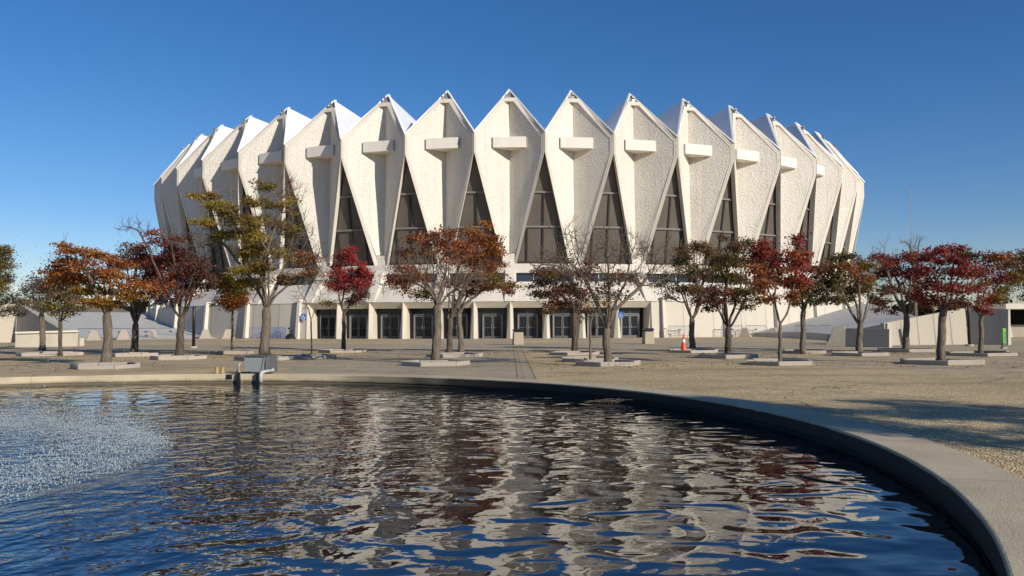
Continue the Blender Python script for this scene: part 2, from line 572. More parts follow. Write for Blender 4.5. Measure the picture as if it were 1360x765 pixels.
for k in range(nseg):
    wm.f.append((0, 1 + k, 1 + (k + 1) % nseg)); wm.mi.append(0)
tag(wm.build('water', water_mat()), 'rippled dark blue pond water', 'water', kind='structure')

# ------------------------------------------------------------------ arena
BC = Vector((0, 123, 0))
arena = empty('arena_building', BC)
tag(arena, 'large round white concrete arena with a ring of folded pointed shields', 'arena')
STEP = R(7.5)
def L(t, r, z):
    return (t, -r, z)
# --- shield
def plates_mb():
    m = MB()
    Ft, Fb = L(0, 46.42, 22.9), L(0, 46.72, 7.9)
    for s in (1, -1):
        A, A2, B = L(3.1 * s, 49.36, 18.7), L(3.1 * s, 49.36, 17.0), L(0.52 * s, 47.36, 7.9)
        K = L(0.36 * s, 46.46, 22.3)
        fs = [(Ft, A, A2), (Ft, A2, Fb), (Fb, A2, B)]
        for tr in fs:
            m.tri(*(tr if s == 1 else tr[::-1]))
    # closing facet from the foot of the fold out to the ribs
    m.tri(L(-0.52, 47.36, 7.9), L(0, 46.72, 7.9), L(0.52, 47.36, 7.9))
    m.quad(L(-0.52, 47.3, 7.9), L(0.52, 47.3, 7.9), L(0.40, 47.3, 6.9), L(-0.40, 47.3, 6.9))
    return m
def ribs_mb():
    m = MB()
    for s in (1, -1):
        out = [(0.63, 46.75, 22.76), (3.215, 49.38, 18.8), (3.215, 49.38, 17.0), (0.64, 47.42, 6.9)]
        inn = [(0.40, 46.93, 22.36), (2.93, 49.24, 18.46), (2.93, 49.24, 17.05), (0.34, 47.24, 6.9)]
        o = [L(a * s, b, c) for a, b, c in out]
        i = [L(a * s, b, c) for a, b, c in inn]
        ib = [L(a * s, b - 0.35, c) for a, b, c in inn]
        ob = [L((a - 0.05) * s, b - 0.6, c) for a, b, c in out]
        for k in range(3):
            q = [(o[k], i[k], i[k + 1], o[k + 1]), (i[k], ib[k], ib[k + 1], i[k + 1]), (ob[k], o[k], o[k + 1], ob[k + 1])]
            for f in q:
                m.quad(*(f if s == 1 else f[::-1]))
    # head piece under the peak
    m.hexa((L(-0.63, 46.75, 22.76), L(0.63, 46.75, 22.76), L(0.40, 46.93, 22.36), L(-0.40, 46.93, 22.36),
            L(-0.63, 46.0, 22.76), L(0.63, 46.0, 22.76), L(0.40, 46.1, 22.36), L(-0.40, 46.1, 22.36)))
    return m
def trim_mb():
    m = MB()
    for s in (1, -1):
        a, b = Vector(L(3.23 * s, 49.42, 18.82)), Vector(L(0, 45.75, 23.72))
        m.bar(a, b, 0.17, 0.11, Vector((0.55 * s, -0.35, 0.65)))
        m.bar(a + Vector((0, 0.16, 0.1)), b + Vector((0, 0.16, 0.12)), 0.08, 0.09, Vector((0.55 * s, -0.1, 0.75)))
    return m
def fold_roof_mb():
    m = MB()
    for s in (1, -1):
        S, T = L(3.232 * s, 49.36, 18.9), L(0, 45.72, 23.78)
        Mi, V = L(0, 25, 20.9), L(1.637 * s, 24.95, 20.0)
        f = (S, T, Mi, V)
        m.quad(*(f if s == -1 else f[::-1]))
    # dark triangle behind the lamp
    return m
def void_mb():
    m = MB()
    m.tri(L(-0.6, 46.05, 22.76), L(0.6, 46.05, 22.76), L(0, 45.72, 23.66))
    return m
def lamp_mb():
    m = MB()
    m.box(-0.16, 0.16, -46.6, -46.2, 22.78, 23.02)
    m.tube([L(0, 46.3, 23.0), L(0, 46.42, 23.2), L(0, 46.62, 23.26)], [0.09, 0.13, 0.15], 8)
    return m
def crossbar_mb():
    m = MB()
    m.box(-1.54, 1.54, -48.2, -46.6, 17.68, 18.70)
    return m
shield = plates_mb().build('shield', M['roughcast'], arena)
ribs_mb().build('edge_rib', M['smooth_concrete'], shield)
bevel(crossbar_mb().build('crossbar', M['bar_concrete'], shield), 0.03)
trim_mb().build('gable_trim', M['trim'], shield)
fold_roof_mb().build('roof_fold', M['roof'], shield)
void_mb().build('gable_panel', M['void'], shield)
lamp_mb().build('floodlight', M['lamp'], shield)
KMAX = 12
for k in range(-KMAX, KMAX + 1):
    o = shield if k == 0 else copy_tree(shield, arena)
    o.rotation_euler.z = STEP * k
# --- tall windows between the shields
win = MB()
AP, BL, BR = Vector(L(0, 48.75, 17.3)), Vector(L(-2.75, 46.75, 6.9)), Vector(L(2.75, 46.75, 6.9))
win.tri(AP, BL, BR)
window = win.build('window', M['bronze_glass'], arena)
wn_ = (BR - BL).cross(AP - BL).normalized()
if wn_.y > 0: wn_ = -wn_
def on_win(x, z):
    t = (z - 6.9) / (17.3 - 6.9)
    return Vector(L(x, 46.75 + 2.0 * t, z))
mm = MB()
mm.bar(on_win(0, 6.9), on_win(0, 13.5), 0.16, 0.12, wn_)
for s in (-1, 1):
    mm.bar(on_win(1.5 * s, 6.9), on_win(1.5 * s, 10.35), 0.15, 0.12, wn_)
    mm.bar(on_win(2.45 * s, 6.9), on_win(0.1 * s, 17.0), 0.14, 0.1, wn_)
mm.bar(on_win(-2.6, 7.02), on_win(2.6, 7.02), 0.26, 0.14, wn_)
mm.build('mullion', M['mullion'], window)
for hw, zz in ((1.15, 13.55), (1.9, 10.4)):
    mm = MB()
    mm.bar(on_win(-hw, zz), on_win(hw, zz), 0.17, 0.16, wn_)
    mm.build('transom', M['rail_grey'], window)
for k in range(-KMAX, KMAX):
    o = window if k == -KMAX else copy_tree(window, arena)
    o.rotation_euler.z = STEP * (k + 0.5)
# --- fascia and strip windows, one 7.5 degree bay at a time
def arc_strip(prof, a0, a1, n, m=None, mi=0):
    m = m or MB()
    for i in range(n):
        b0, b1 = a0 + (a1 - a0) * i / n, a0 + (a1 - a0) * (i + 1) / n
        for (r1, z1), (r2, z2) in zip(prof[:-1], prof[1:]):
            P = lambda r, a, z: (r * math.sin(a), -r * math.cos(a), z)
            m.quad(P(r1, b0, z1), P(r1, b1, z1), P(r2, b1, z2), P(r2, b0, z2), mi)
    return m
A0, A1 = -R(94), R(94)
arc_strip([(47.1, 6.06), (47.62, 6.06), (47.62, 6.92), (46.5, 6.92)], A0, A1, 100).build('fascia', M['smooth_concrete'], arena)
arc_strip([(50.0, 3.35), (47.9, 5.22), (47.0, 5.22)], A0, A1, 100).build('sloping_wall', M['smooth_concrete'], arena)
half = math.tan(STEP / 2) * 47.25
sw = MB()
sw.box(-half + 0.55, half - 0.55, -47.25, -47.1, 5.24, 6.05)
strip = sw.build('strip_window', M['blue_glass'], arena)
fr = MB()
for x in (-0.9, 0.9):
    fr = MB()
    fr.box(x - 0.04, x + 0.04, -47.3, -47.252, 5.24, 6.05)
    fr.build('window_bar', M['alu_light'], strip)
pb = MB()
pb.box(-0.58, 0.58, -47.6, -46.9, 5.0, 6.1)
pb.hexa((L(-0.42, 47.75, 6.3), L(0.42, 47.75, 6.3), L(0.42, 46.9, 6.9), L(-0.42, 46.9, 6.9),
         L(-0.5, 50.06, 3.36), L(0.5, 50.06, 3.36), L(0.5, 48.5, 3.36), L(-0.5, 48.5, 3.36)))
pier = pb.build('foot_pier', M['smooth_concrete'], arena)
for k in range(-KMAX, KMAX + 1):
    o = pier if k == -KMAX else copy_tree(pier, arena)
    o.rotation_euler.z = STEP * k
for k in range(-KMAX, KMAX):
    o = strip if k == -KMAX else copy_tree(strip, arena)
    o.rotation_euler.z = STEP * (k + 0.5)
# --- ground floor: plain panels with joints either side of ten door bays
BAY = R(3.75)
def plain_wall(a0, a1):
    n = max(1, round((a1 - a0) / BAY))
    m = arc_strip([(50.22, 0), (50.0, 3.35)], a0, a1, n)
    P = lambda r, a, z: Vector((r * math.sin(a), -r * math.cos(a), z))
    for i in range(n + 1):
        a = a0 + (a1 - a0) * i / n
        m.bar(P(50.222, a, 0.02), P(50.0, a, 3.3), 0.05, 0.006, P(1, a, 0), 1)
    for i in range(n):
        b0, b1 = a0 + (a1 - a0) * i / n, a0 + (a1 - a0) * (i + 1) / n
        m.bar(P(50.01, b0, 3.32), P(50.01, b1, 3.32), 0.06, 0.008, P(1, (b0 + b1) / 2, 0), 1)
    return m
joint = plain('wall_joint', (0.30, 0.26, 0.20), 0.9)
plain_wall(-R(93.75), -R(22.5)).build('panel_wall', [M['wall_concrete'], joint], arena)
plain_wall(R(15), R(93.75)).build('panel_wall', [M['wall_concrete'], joint], arena)
pm = MB()
pm.hexa((L(-0.17, 50.62, 0), L(0.17, 50.62, 0), L(0.17, 50.0, 0), L(-0.17, 50.0, 0),
         L(-0.13, 50.3, 3.7), L(0.13, 50.3, 3.7), L(0.13, 49.5, 3.7), L(-0.13, 49.5, 3.7)))
pil = pm.build('pilaster', M['smooth_concrete'], arena)
for i, d in enumerate((-23.4, -30.9, -38.4, -45.9, -53.4, -60.9, 16.3, 24.0, 31.5, 39.0, 46.5, 54.0)):
    o = pil if i == 0 else copy_tree(pil, arena)
    o.rotation_euler.z = R(d)
# door bays
CH = 50.0 * math.tan(BAY / 2)
bm_ = MB()
op, opb = 1.36, 1.30
zt = 2.78
bm_.quad(L(-CH, 49.97, 3.35), L(-op, 49.5, zt), L(op, 49.5, zt), L(CH, 49.97, 3.35))         # splayed lintel
for s in (-1, 1):
    q = [L(s * CH, 49.97, 3.35), L(s * CH, 50.1, 0), L(s * opb, 49.9, 0), L(s * op, 49.5, zt)]
    q2 = [L(s * op, 49.5, zt), L(s * opb, 49.9, 0), L(s * (opb + 0.0), 48.75, 0), L(s * op, 48.75, zt)]
    for f in (q, q2):
        bm_.quad(*(f if s == 1 else f[::-1]))
bm_.quad(L(-op, 49.5, zt), L(-op, 48.75, zt), L(op, 48.75, zt), L(op, 49.5, zt))
bay = bm_.build('entrance_bay', M['wall_concrete'], arena)
gl = MB()
gl.quad(L(-1.48, 48.78, 0), L(1.48, 48.78, 0), L(1.48, 48.78, zt + 0.02), L(-1.48, 48.78, zt + 0.02))
gl.build('glazing', M['dark_glass'], bay)
fm = MB()
N = (0, -1, 0)
fm.bar(L(-0.9, 48.79, 2.2), L(0.9, 48.79, 2.2), 0.12, 0.1, N)
fm.bar(L(0, 48.79, 2.26), L(0, 48.79, zt), 0.05, 0.08, N)
for s in (-1, 1):
    fm.bar(L(1.44 * s, 48.79, 0), L(1.44 * s, 48.79, zt), 0.06, 0.08, N)
fm.build('door_frame', M['alu'], bay)
jm = MB()
for s in (-1, 1):
    jm.bar(L(0.87 * s, 48.79, 0), L(0.87 * s, 48.79, 2.14), 0.07, 0.14, N)
jm.build('door_jamb', M['alu_light'], bay)
for s in (-1, 1):
    dm = MB()
    for x in (0.06, 0.78):
        dm.bar(L(s * x, 48.79, 0.02), L(s * x, 48.79, 2.12), 0.1, 0.06, N)
    for z, w in ((0.12, 0.2), (2.05, 0.13)):
        dm.bar(L(s * 0.11, 48.79, z), L(s * 0.73, 48.79, z), w, 0.06, N)
    dm.bar(L(s * 0.11, 48.79, 0.98), L(s * 0.73, 48.79, 0.98), 0.05, 0.08, N)
    dm.tube([L(s * 0.1, 48.86, 0.85), L(s * 0.1, 48.98, 0.9), L(s * 0.1, 48.98, 1.15), L(s * 0.1, 48.86, 1.2)], 0.022, 6, 1)
    dm.build('door', [M['alu'], M['alu_light']], bay)
for i in range(10):
    o = bay if i == 0 else copy_tree(bay, arena)
    o.rotation_euler.z = BAY * (i - 5.5)
# drum and roof behind the shields
dr = MB()
arc_strip([(46.2, 5.0), (46.2, 8.2), (43.5, 18.0)], A0, A1, 60, dr)
arc_strip([(48.76, -0.02), (48.76, 3.4)], A0, A1, 60, dr)
dr.build('inner_drum', M['interior'], arena)
rf = MB()
arc_strip([(44.5, 18.0), (25.2, 19.9), (0.1, 21.0)], -math.pi, math.pi, 96, rf)
arc_strip([(44.5, 0), (44.5, 18.0)], R(94), R(266), 40, rf)
rf.build('roof', M['roof'], arena)

# ------------------------------------------------------------------ sloping banks and retaining walls beside the arena
def bank(name, pts, hfun, label):
    """terrain sheet over a grid of rows (each row a list of xy), with a skirt down to the ground along its edges"""
    m = MB()
    ny, nx = len(pts), len(pts[0])
    for row in pts:
        for (x, y) in row:
            m.v.append((x, y, hfun(x, y) + 0.004))
    for j in range(ny - 1):
        for i in range(nx - 1):
            a = j * nx + i
            m.f.append((a, a + 1, a + nx + 1, a + nx)); m.mi.append(0)
    edge = [i for i in range(nx)] + [j * nx + nx - 1 for j in range(1, ny)] + [(ny - 1) * nx + i for i in range(nx - 2, -1, -1)] + [j * nx for j in range(ny - 2, 0, -1)]
    o = len(m.v)
    for e in edge:
        x, y, z = m.v[e]
        m.v.append((x, y, -0.1))
    for k in range(len(edge)):
        k2 = (k + 1) % len(edge)
        m.f.append((edge[k], o + k, o + k2, edge[k2])); m.mi.append(0)
    ob = m.build(name, M['bank_concrete'])
    return tag(ob, label, 'bank', kind='structure')

def wall_between(name, a, b, za, zb, thick, mats, label, cat, joints=0, batter=0.12, zbot=-0.05, group=None):
    """retaining wall with a battered face towards the viewer, from ground point a to b"""
    a, b = Vector((a.x, a.y, 0)), Vector((b.x, b.y, 0))
    t = (b - a).normalized()
    n = Vector((t.y, -t.x, 0))           # to the right of a->b, towards the viewer when b is to the right of a
    m = MB()
    def pt(u, z, off):
        return a + (b - a) * u + Vector((0, 0, z)) + n * off
    m.hexa((pt(0, zbot, 0), pt(1, zbot, 0), pt(1, zbot, -thick), pt(0, zbot, -thick),
            pt(0, za, -batter * za), pt(1, zb, -batter * zb), pt(1, zb, -thick), pt(0, za, -thick)))
    for i in range(1, joints + 1):
        u = i / (joints + 1)
        z = za + (zb - za) * u
        m.bar(pt(u, 0, 0.0), pt(u, z, -batter * z), 0.05, 0.006, n, 1)
    o = m.build(name, mats)
    return tag(o, label, cat, group)

JW = [concrete('side_wall_concrete', (0.49, 0.435, 0.345), (0.33, 0.285, 0.22), streak=0.7), joint]
# right side
w1, w2 = ground(1177, 458.5), ground(1287, 457.5)
def hgt(px, py, p):
    return at_depth(px, py, p.y).z
zw2 = hgt(1287, 409, w2)
wall_between('retaining_wall', w1, w2, hgt(1177, 429, w1), zw2, 0.5, JW, 'long cream retaining wall with a rising top edge behind the dark red trees', 'wall', 4)
w3b = w2 + Vector((0.67, -0.74, 0)) * 2.0
wall_between('retaining_wall', w2 + Vector((0.004, 0, 0)), w3b, zw2, hgt(1330, 411, w3b), 0.5, JW, 'shaded end of the cream retaining wall beside the green post', 'wall', 0, 0.1)
wall_between('retaining_wall', Vector((w1.x - 1.6, w1.y + 4.5, 0)), w1 + Vector((-0.01, 0, 0)), 0.5, hgt(1177, 429, w1), 0.5, JW, 'low tapering start of the cream retaining wall behind the shaded block wall', 'wall', 0)
rows = []
for jj in range(25):
    v = jj / 24
    row = []
    for ii in range(31):
        u = ii / 30
        x_toe = 21 + 3.2 * math.sin(min(1, max(0, v * 1.4)) * math.pi) if v < 0.72 else 21 + 3.2 * math.sin(v * math.pi)
        x = x_toe + (46 - x_toe) * u
        yl = w1.y + 0.45 + max(0, min(1, (x - w1.x) / (w2.x - w1.x))) * (w2.y - w1.y) + max(0, x - w2.x) * 3.2
        row.append((x, yl + (105 - yl) * v))
    rows.append(row)
bank('bank', rows, lambda x, y: max(0.0, min(3.4, 0.19 * (x - 21.5))), 'grey concrete bank rising to the right of the arena')
b2 = ground(1181, 461.5)
wall_between('block_wall', b2 + Vector((-0.67, 0.74, 0)) * 2.3, b2, 0.98, 0.94, 0.35, JW, 'low dark shaded block wall with a flat cap between the right hand trees', 'wall', 0, 0.06)
# left side
l1, l2, l0 = Vector((-28, 52.6, 0)), Vector((-40, 66, 0)), Vector((-49, 59.5, 0))
zl2 = hgt(19, 404, l2)
wall_between('retaining_wall', l2, l1, zl2, 0.5, 0.5, JW, 'shaded grey wedge of retaining wall sloping down behind the low cream wall', 'wall', 2, 0.04)
wall_between('retaining_wall', l0, l2 + Vector((-0.01, -0.01, 0)), zl2, zl2, 0.5, JW, 'sunlit cream retaining wall at the left edge of the plaza', 'wall', 1, 0.06)
c1, c2 = ground(20, 461), ground(103, 460)
lowwall = wall_between('block_wall', c1, c2, 0.82, 0.9, 0.9, JW, 'low cream block wall with an overhanging cap behind the two thin left trees', 'wall', 0, 0.06)
cp = MB()
cdir = (c2 - c1).normalized(); cn = Vector((cdir.y, -cdir.x, 0)); up_ = Vector((0, 0, 1))
a_, b_ = c1, c2
cp.hexa((a_ + up_ * 0.825 + cn * 0.1, b_ + up_ * 0.905 + cn * 0.1, b_ + up_ * 0.905 - cn * 0.95, a_ + up_ * 0.825 - cn * 0.95,
         a_ + up_ * 0.945 + cn * 0.1, b_ + up_ * 1.025 + cn * 0.1, b_ + up_ * 1.025 - cn * 0.95, a_ + up_ * 0.945 - cn * 0.95))
cp.build('cap', M['smooth_concrete'], lowwall)
TA, TB = Vector((-29, 82.5, 0)), Vector((-49, 73.5, 0))
td = (TB - TA).normalized(); tn = Vector((td.y, -td.x, 0))
if tn.y < 0: tn = -tn
rows = []
for jj in range(31):
    row = []
    for ii in range(31):
        q = TA + td * (-1.0 + 60 * (1 - ii / 30)) + tn * (46 * jj / 30)
        row.append((q.x, q.y))
    rows.append(row)
def left_h(x, y):
    d = (Vector((x, y, 0)) - TA).dot(tn)
    return max(0.0, min(2.95, 0.125 * d)) + max(0.0, min(0.9, 0.35 * (d - 25)))
bank('bank', rows, left_h, 'pale concrete bank rising to the left of the arena')

# ------------------------------------------------------------------ trees
PAL = {
    'orange': ((0.48, 0.18, 0.035), (0.28, 0.10, 0.028)), 'gold': ((0.42, 0.23, 0.04), (0.26, 0.13, 0.03)),
    'rust': ((0.42, 0.14, 0.05), (0.22, 0.08, 0.035)), 'darkred': ((0.33, 0.06, 0.05), (0.16, 0.035, 0.034)),
    'red': ((0.50, 0.065, 0.055), (0.25, 0.038, 0.036)), 'brown': ((0.25, 0.15, 0.06), (0.12, 0.075, 0.036)),
    'olive': ((0.29, 0.21, 0.042), (0.15, 0.115, 0.028)), 'yellow': ((0.46, 0.33, 0.05), (0.27, 0.20, 0.035)),
    'green': ((0.15, 0.125, 0.04), (0.07, 0.065, 0.026)), 'grey': ((0.17, 0.14, 0.105), (0.09, 0.08, 0.06)),
    'plum': ((0.21, 0.085, 0.055), (0.10, 0.048, 0.036)), 'redrust': ((0.44, 0.095, 0.05), (0.24, 0.055, 0.035)),
}
def grow(start, limbs, att, step, kill, maxn=3000):
    """space colonisation: nodes and parents from a start point to the attractors"""
    P = [np.array(start)]
    par = [-1]
    att = np.array(att)
    best = np.linalg.norm(att - P[0], axis=1)
    bi = np.zeros(len(att), int)
    for lv in limbs:
        pr = 0
        for q in range(4):
            v = np.array(lv) + np.array((0, 0, 0.16 * q)) + rng.normal(0, 0.05, 3)
            P.append(P[pr] + v / np.linalg.norm(v) * step); par.append(pr); pr = len(P) - 1
            d = np.linalg.norm(att - P[pr], axis=1)
            c = d < best
            best[c] = d[c]; bi[c] = pr
    alive = np.ones(len(att), bool)
    last = {}
    for it in range(140):
        if not alive.any() or len(P) > maxn:
            break
        idx = np.where(alive)[0]
        newn = []
        for n in np.unique(bi[idx]):
            a = idx[bi[idx] == n]
            d = att[a] - P[n]
            d /= np.linalg.norm(d, axis=1)[:, None] + 1e-9
            v = d.sum(0)
            l = np.linalg.norm(v)
            if l < 1e-6:
                continue
            v = v / l + rng.normal(0, 0.13, 3)
            v[2] += 0.12
            v /= np.linalg.norm(v)
            q = P[n] + v * step
            key = (int(n), tuple(np.round(v, 1)))
            if key in last:
                alive[a[np.argmin(np.linalg.norm(att[a] - P[n], axis=1))]] = False
                continue
            last[key] = 1
            newn.append((n, q))
        if not newn:
            break
        for n, q in newn:
            P.append(q); par.append(int(n))
            d = np.linalg.norm(att - q, axis=1)
            c = d < best
            best[c] = d[c]; bi[c] = len(P) - 1
            alive &= ~(d < kill)
    return np.array(P), par

LEAFQ = {}
def tree(name, label, base, r_px, fork, clumps, mat='bark_pale', lean=None, depth=None, seed=0, leaf=0.07, group='autumn trees on the plaza', flat=0.45, twig=1.0, dens=1.0, zground=0.0, base_pt=None):
    global rng
    rng = np.random.default_rng(1000 + seed)
    b = base_pt if base_pt is not None else ground(*base)
    D = b.y
    k = pxm(D)
    root = empty(name, (b.x, b.y, zground))
    tag(root, label, 'tree', group)
    B = np.array((b.x, b.y, b.z))
    fk = at_depth(fork[0], fork[1], D) if base_pt is None else Vector(fork)
    fkp = np.array(fk) - B
    # clumps in metres relative to the base
    cs = []
    xs = [c[0] for c in clumps]
    xm, xr = (min(xs) + max(xs)) / 2, max(8, (max(xs) - min(xs)) / 2 + 6)
    for i, c in enumerate(clumps):
        px, py, rx, ry, colr = c[:5]
        den = c[5] if len(c) > 5 else 1.0
        u = (px - xm) / xr
        rad = xr * k * math.sqrt(max(0.05, 1 - u * u)) if base_pt is None else 0.0
        dy = rng.uniform(-1, 1) * rad * 0.75
        p = at_depth(px, py, D + dy) if base_pt is None else b
        s = (D + dy) / D
        if base_pt is not None:
            cs.append((np.array((px, py + b.y, c[3])) - B, c[2], c[2], c[2] * 0.5, colr, den))
            continue
        cs.append((np.array(p) - B, rx * k * s * (1.0 + 0.08 * flat), min(rx, 16) * k * 1.0, ry * k * s * (1 + 0.4 * flat), colr, den))
    att = []
    tips = []
    for (p, rx, ry_, rz, colr, den) in cs:
        n = max(6, int((70 if colr == 'bare' else 20) * twig * min(2.5, (rx / 0.5) ** 1.2)))
        g = rng.normal(0, 0.5, (n, 3)) * np.array((rx, ry_, rz)) + p
        att.append(g)
    att = np.concatenate(att)
    att = att[att[:, 2] > fkp[2] * 0.85]
    d0 = fkp / (np.linalg.norm(fkp) + 1e-9)
    nl_ = int(rng.integers(3, 5)) if r_px < 4 else int(rng.integers(4, 7))
    a_0 = rng.uniform(0, 6.28)
    limbs = []
    for q in range(nl_):
        a_ = a_0 + 6.283 * q / nl_ + rng.uniform(-0.3, 0.3)
        el = rng.uniform(0.75, 1.2)
        limbs.append((math.cos(a_) * math.cos(el), math.sin(a_) * math.cos(el), math.sin(el)))
    P, par = grow(fkp, limbs, att, 0.11, 0.12)
    n = len(P)
    tr = r_px * k
    kids = [[] for _ in range(n)]
    for i in range(1, n):
        kids[par[i]].append(i)
    tr *= 0.86
    cnt = np.zeros(n)
    for i in range(n - 1, -1, -1):
        cnt[i] += 0.0 if kids[i] else 1.0
        if par[i] >= 0:
            cnt[par[i]] += cnt[i]
    rt = 0.0052 if twig < 1.1 else 0.0065
    r = rt + (tr * 0.9 - rt) * ((cnt - 1) / max(1, cnt[0] - 1)).clip(0, 1) ** 0.66
    # trunk
    m = MB()
    steps = 9
    pts, rad = [], []
    wob = np.cumsum(rng.normal(0, tr * 0.11, (steps + 1, 2)), 0)
    wob -= np.linspace(0, 1, steps + 1)[:, None] * wob[-1]
    wob[0] = 0; wob[-1] = 0
    for i in range(steps + 1):
        u = i / steps
        q = fkp * u
        q[:2] = fkp[:2] * (u ** 1.3) + wob[i]
        fl = 1 + 0.3 * math.exp(-u * 9)
        pts.append(q); rad.append(tr * (1 - 0.13 * u) * fl * rng.uniform(0.93, 1.07))
    pts[0] = pts[0] - np.array((0, 0, 0.03))
    pts.append(fkp + np.array((0, 0, tr * 0.45))); rad.append(tr * 0.66)
    pts.append(fkp + np.array((0, 0, tr * 0.85))); rad.append(tr * 0.25)
    m.tube(pts, rad, 10)
    # limbs as chains
    done = set()
    def chain(s):
        c = [par[s], s]
        while kids[c[-1]]:
            nx = max(kids[c[-1]], key=lambda q: r[q])
            for o in kids[c[-1]]:
                if o != nx:
                    stack.append(o)
            c.append(nx)
        return c
    stack = list(kids[0])
    while stack:
        s = stack.pop()
        c = chain(s)
        rr = [min(r[c[1]] * 1.3, tr * 0.7)] + [r[i] for i in c[1:]]
        pp = [P[i] for i in c]
        if len(pp) > 3:        # smooth the zigzag
            q = [pp[0]] + [(pp[i - 1] + 2 * pp[i] + pp[i + 1]) / 4 for i in range(1, len(pp) - 1)] + [pp[-1]]
            pp = q
        m.tube(pp, rr, 7 if rr[0] > 0.05 else (5 if rr[0] > 0.02 else 3), cap=False)
    # fine twigs along the thin branches
    thin = [i for i in range(1, n) if cnt[i] <= 3]
    for i in thin:
        for q in range(2 if twig > 1.05 else 1):
            d = P[i] - P[par[i]]
            d = d / (np.linalg.norm(d) + 1e-9) + rng.normal(0, 0.55, 3) + np.array((0, 0, 0.25))
            d /= np.linalg.norm(d)
            l = rng.uniform(0.12, 0.42)
            m.tube([P[i], P[i] + d * l * 0.5 + rng.normal(0, 0.02, 3), P[i] + d * l + np.array((0, 0, 0.04))], [rt * 0.85, rt * 0.75, rt * 0.4], 3, cap=False)
    t_o = m.build('trunk', M[mat], root, smooth=True)
    # leaves
    V, C = [], []
    for (p, rx, ry_, rz, colr, den) in cs:
        if colr == 'bare':
            continue
        c1, c2 = (np.array(x) for x in PAL[colr])
        nl = int(4700 * dens * den * (rx * rz + 0.06 * rx) * 1.25)
        nl = max(nl, 12)
        # sub sprays inside the clump give gaps and tiers
        ns = max(4, int(nl / 60))
        sp = rng.normal(0, 0.52, (ns, 3))
        sp = sp / np.maximum(1, np.linalg.norm(sp, axis=1))[:, None] * np.array((rx, ry_, rz)) + p
        which = rng.integers(0, ns, nl)
        pos = sp[which] + rng.normal(0, 1, (nl, 3)) * np.array((0.13, 0.13, 0.045 + 0.05 * flat)) * (0.7 + 0.5 * min(1, rx / 0.5))
        nrm = rng.normal(0, 1, (nl, 3)) + np.array((0, 0, 0.7))
        nrm /= np.linalg.norm(nrm, axis=1)[:, None]
        tg = np.cross(nrm, rng.normal(0, 1, (nl, 3)))
        tg /= np.linalg.norm(tg, axis=1)[:, None]
        bt = np.cross(nrm, tg)
        L_ = leaf * rng.uniform(0.45, 1.6, nl)[:, None]
        W_ = L_ * rng.uniform(0.32, 0.5, nl)[:, None]
        quad = np.stack([pos - tg * L_ * 0.5, pos + bt * W_ + nrm * L_ * 0.1, pos + tg * L_ * 0.5, pos - bt * W_ + nrm * L_ * 0.1], 1)
        u = np.clip(rng.normal(0.5, 0.3, nl) + rng.normal(0, 0.25, ns)[which], 0, 1)[:, None]
        col = c2 * (1 - u) + c1 * u
        odd = (rng.uniform(0, 1, ns) < 0.16)[which]
        oc = np.array(PAL[('rust', 'olive', 'gold', 'plum')[int(rng.integers(0, 4))]][0])
        col = np.where(odd[:, None], col * 0.5 + oc * 0.5, col)
        col = col * rng.uniform(0.8, 1.2, (nl, 1))
        V.append(quad.reshape(-1, 3)); C.append(np.repeat(col, 4, 0))
    if V:
        V = np.concatenate(V); C = np.concatenate(C)
        nq = len(V) // 4
        me = bpy.data.meshes.new('crown')
        me.vertices.add(len(V)); me.loops.add(len(V)); me.polygons.add(nq)
        me.vertices.foreach_set('co', V.astype(np.float32).ravel())
        me.loops.foreach_set('vertex_index', np.arange(len(V), dtype=np.int32))
        me.polygons.foreach_set('loop_start', np.arange(0, len(V), 4, dtype=np.int32))
        me.materials.append(M['leaf'])
        at = me.attributes.new('leafcol', 'FLOAT_COLOR', 'POINT')
        at.data.foreach_set('color', np.c_[C, np.ones(len(C))].astype(np.float32).ravel())
        me.update()
        o = bpy.data.objects.new('crown', me)
        COL.objects.link(o)
        o.parent = root
    return root

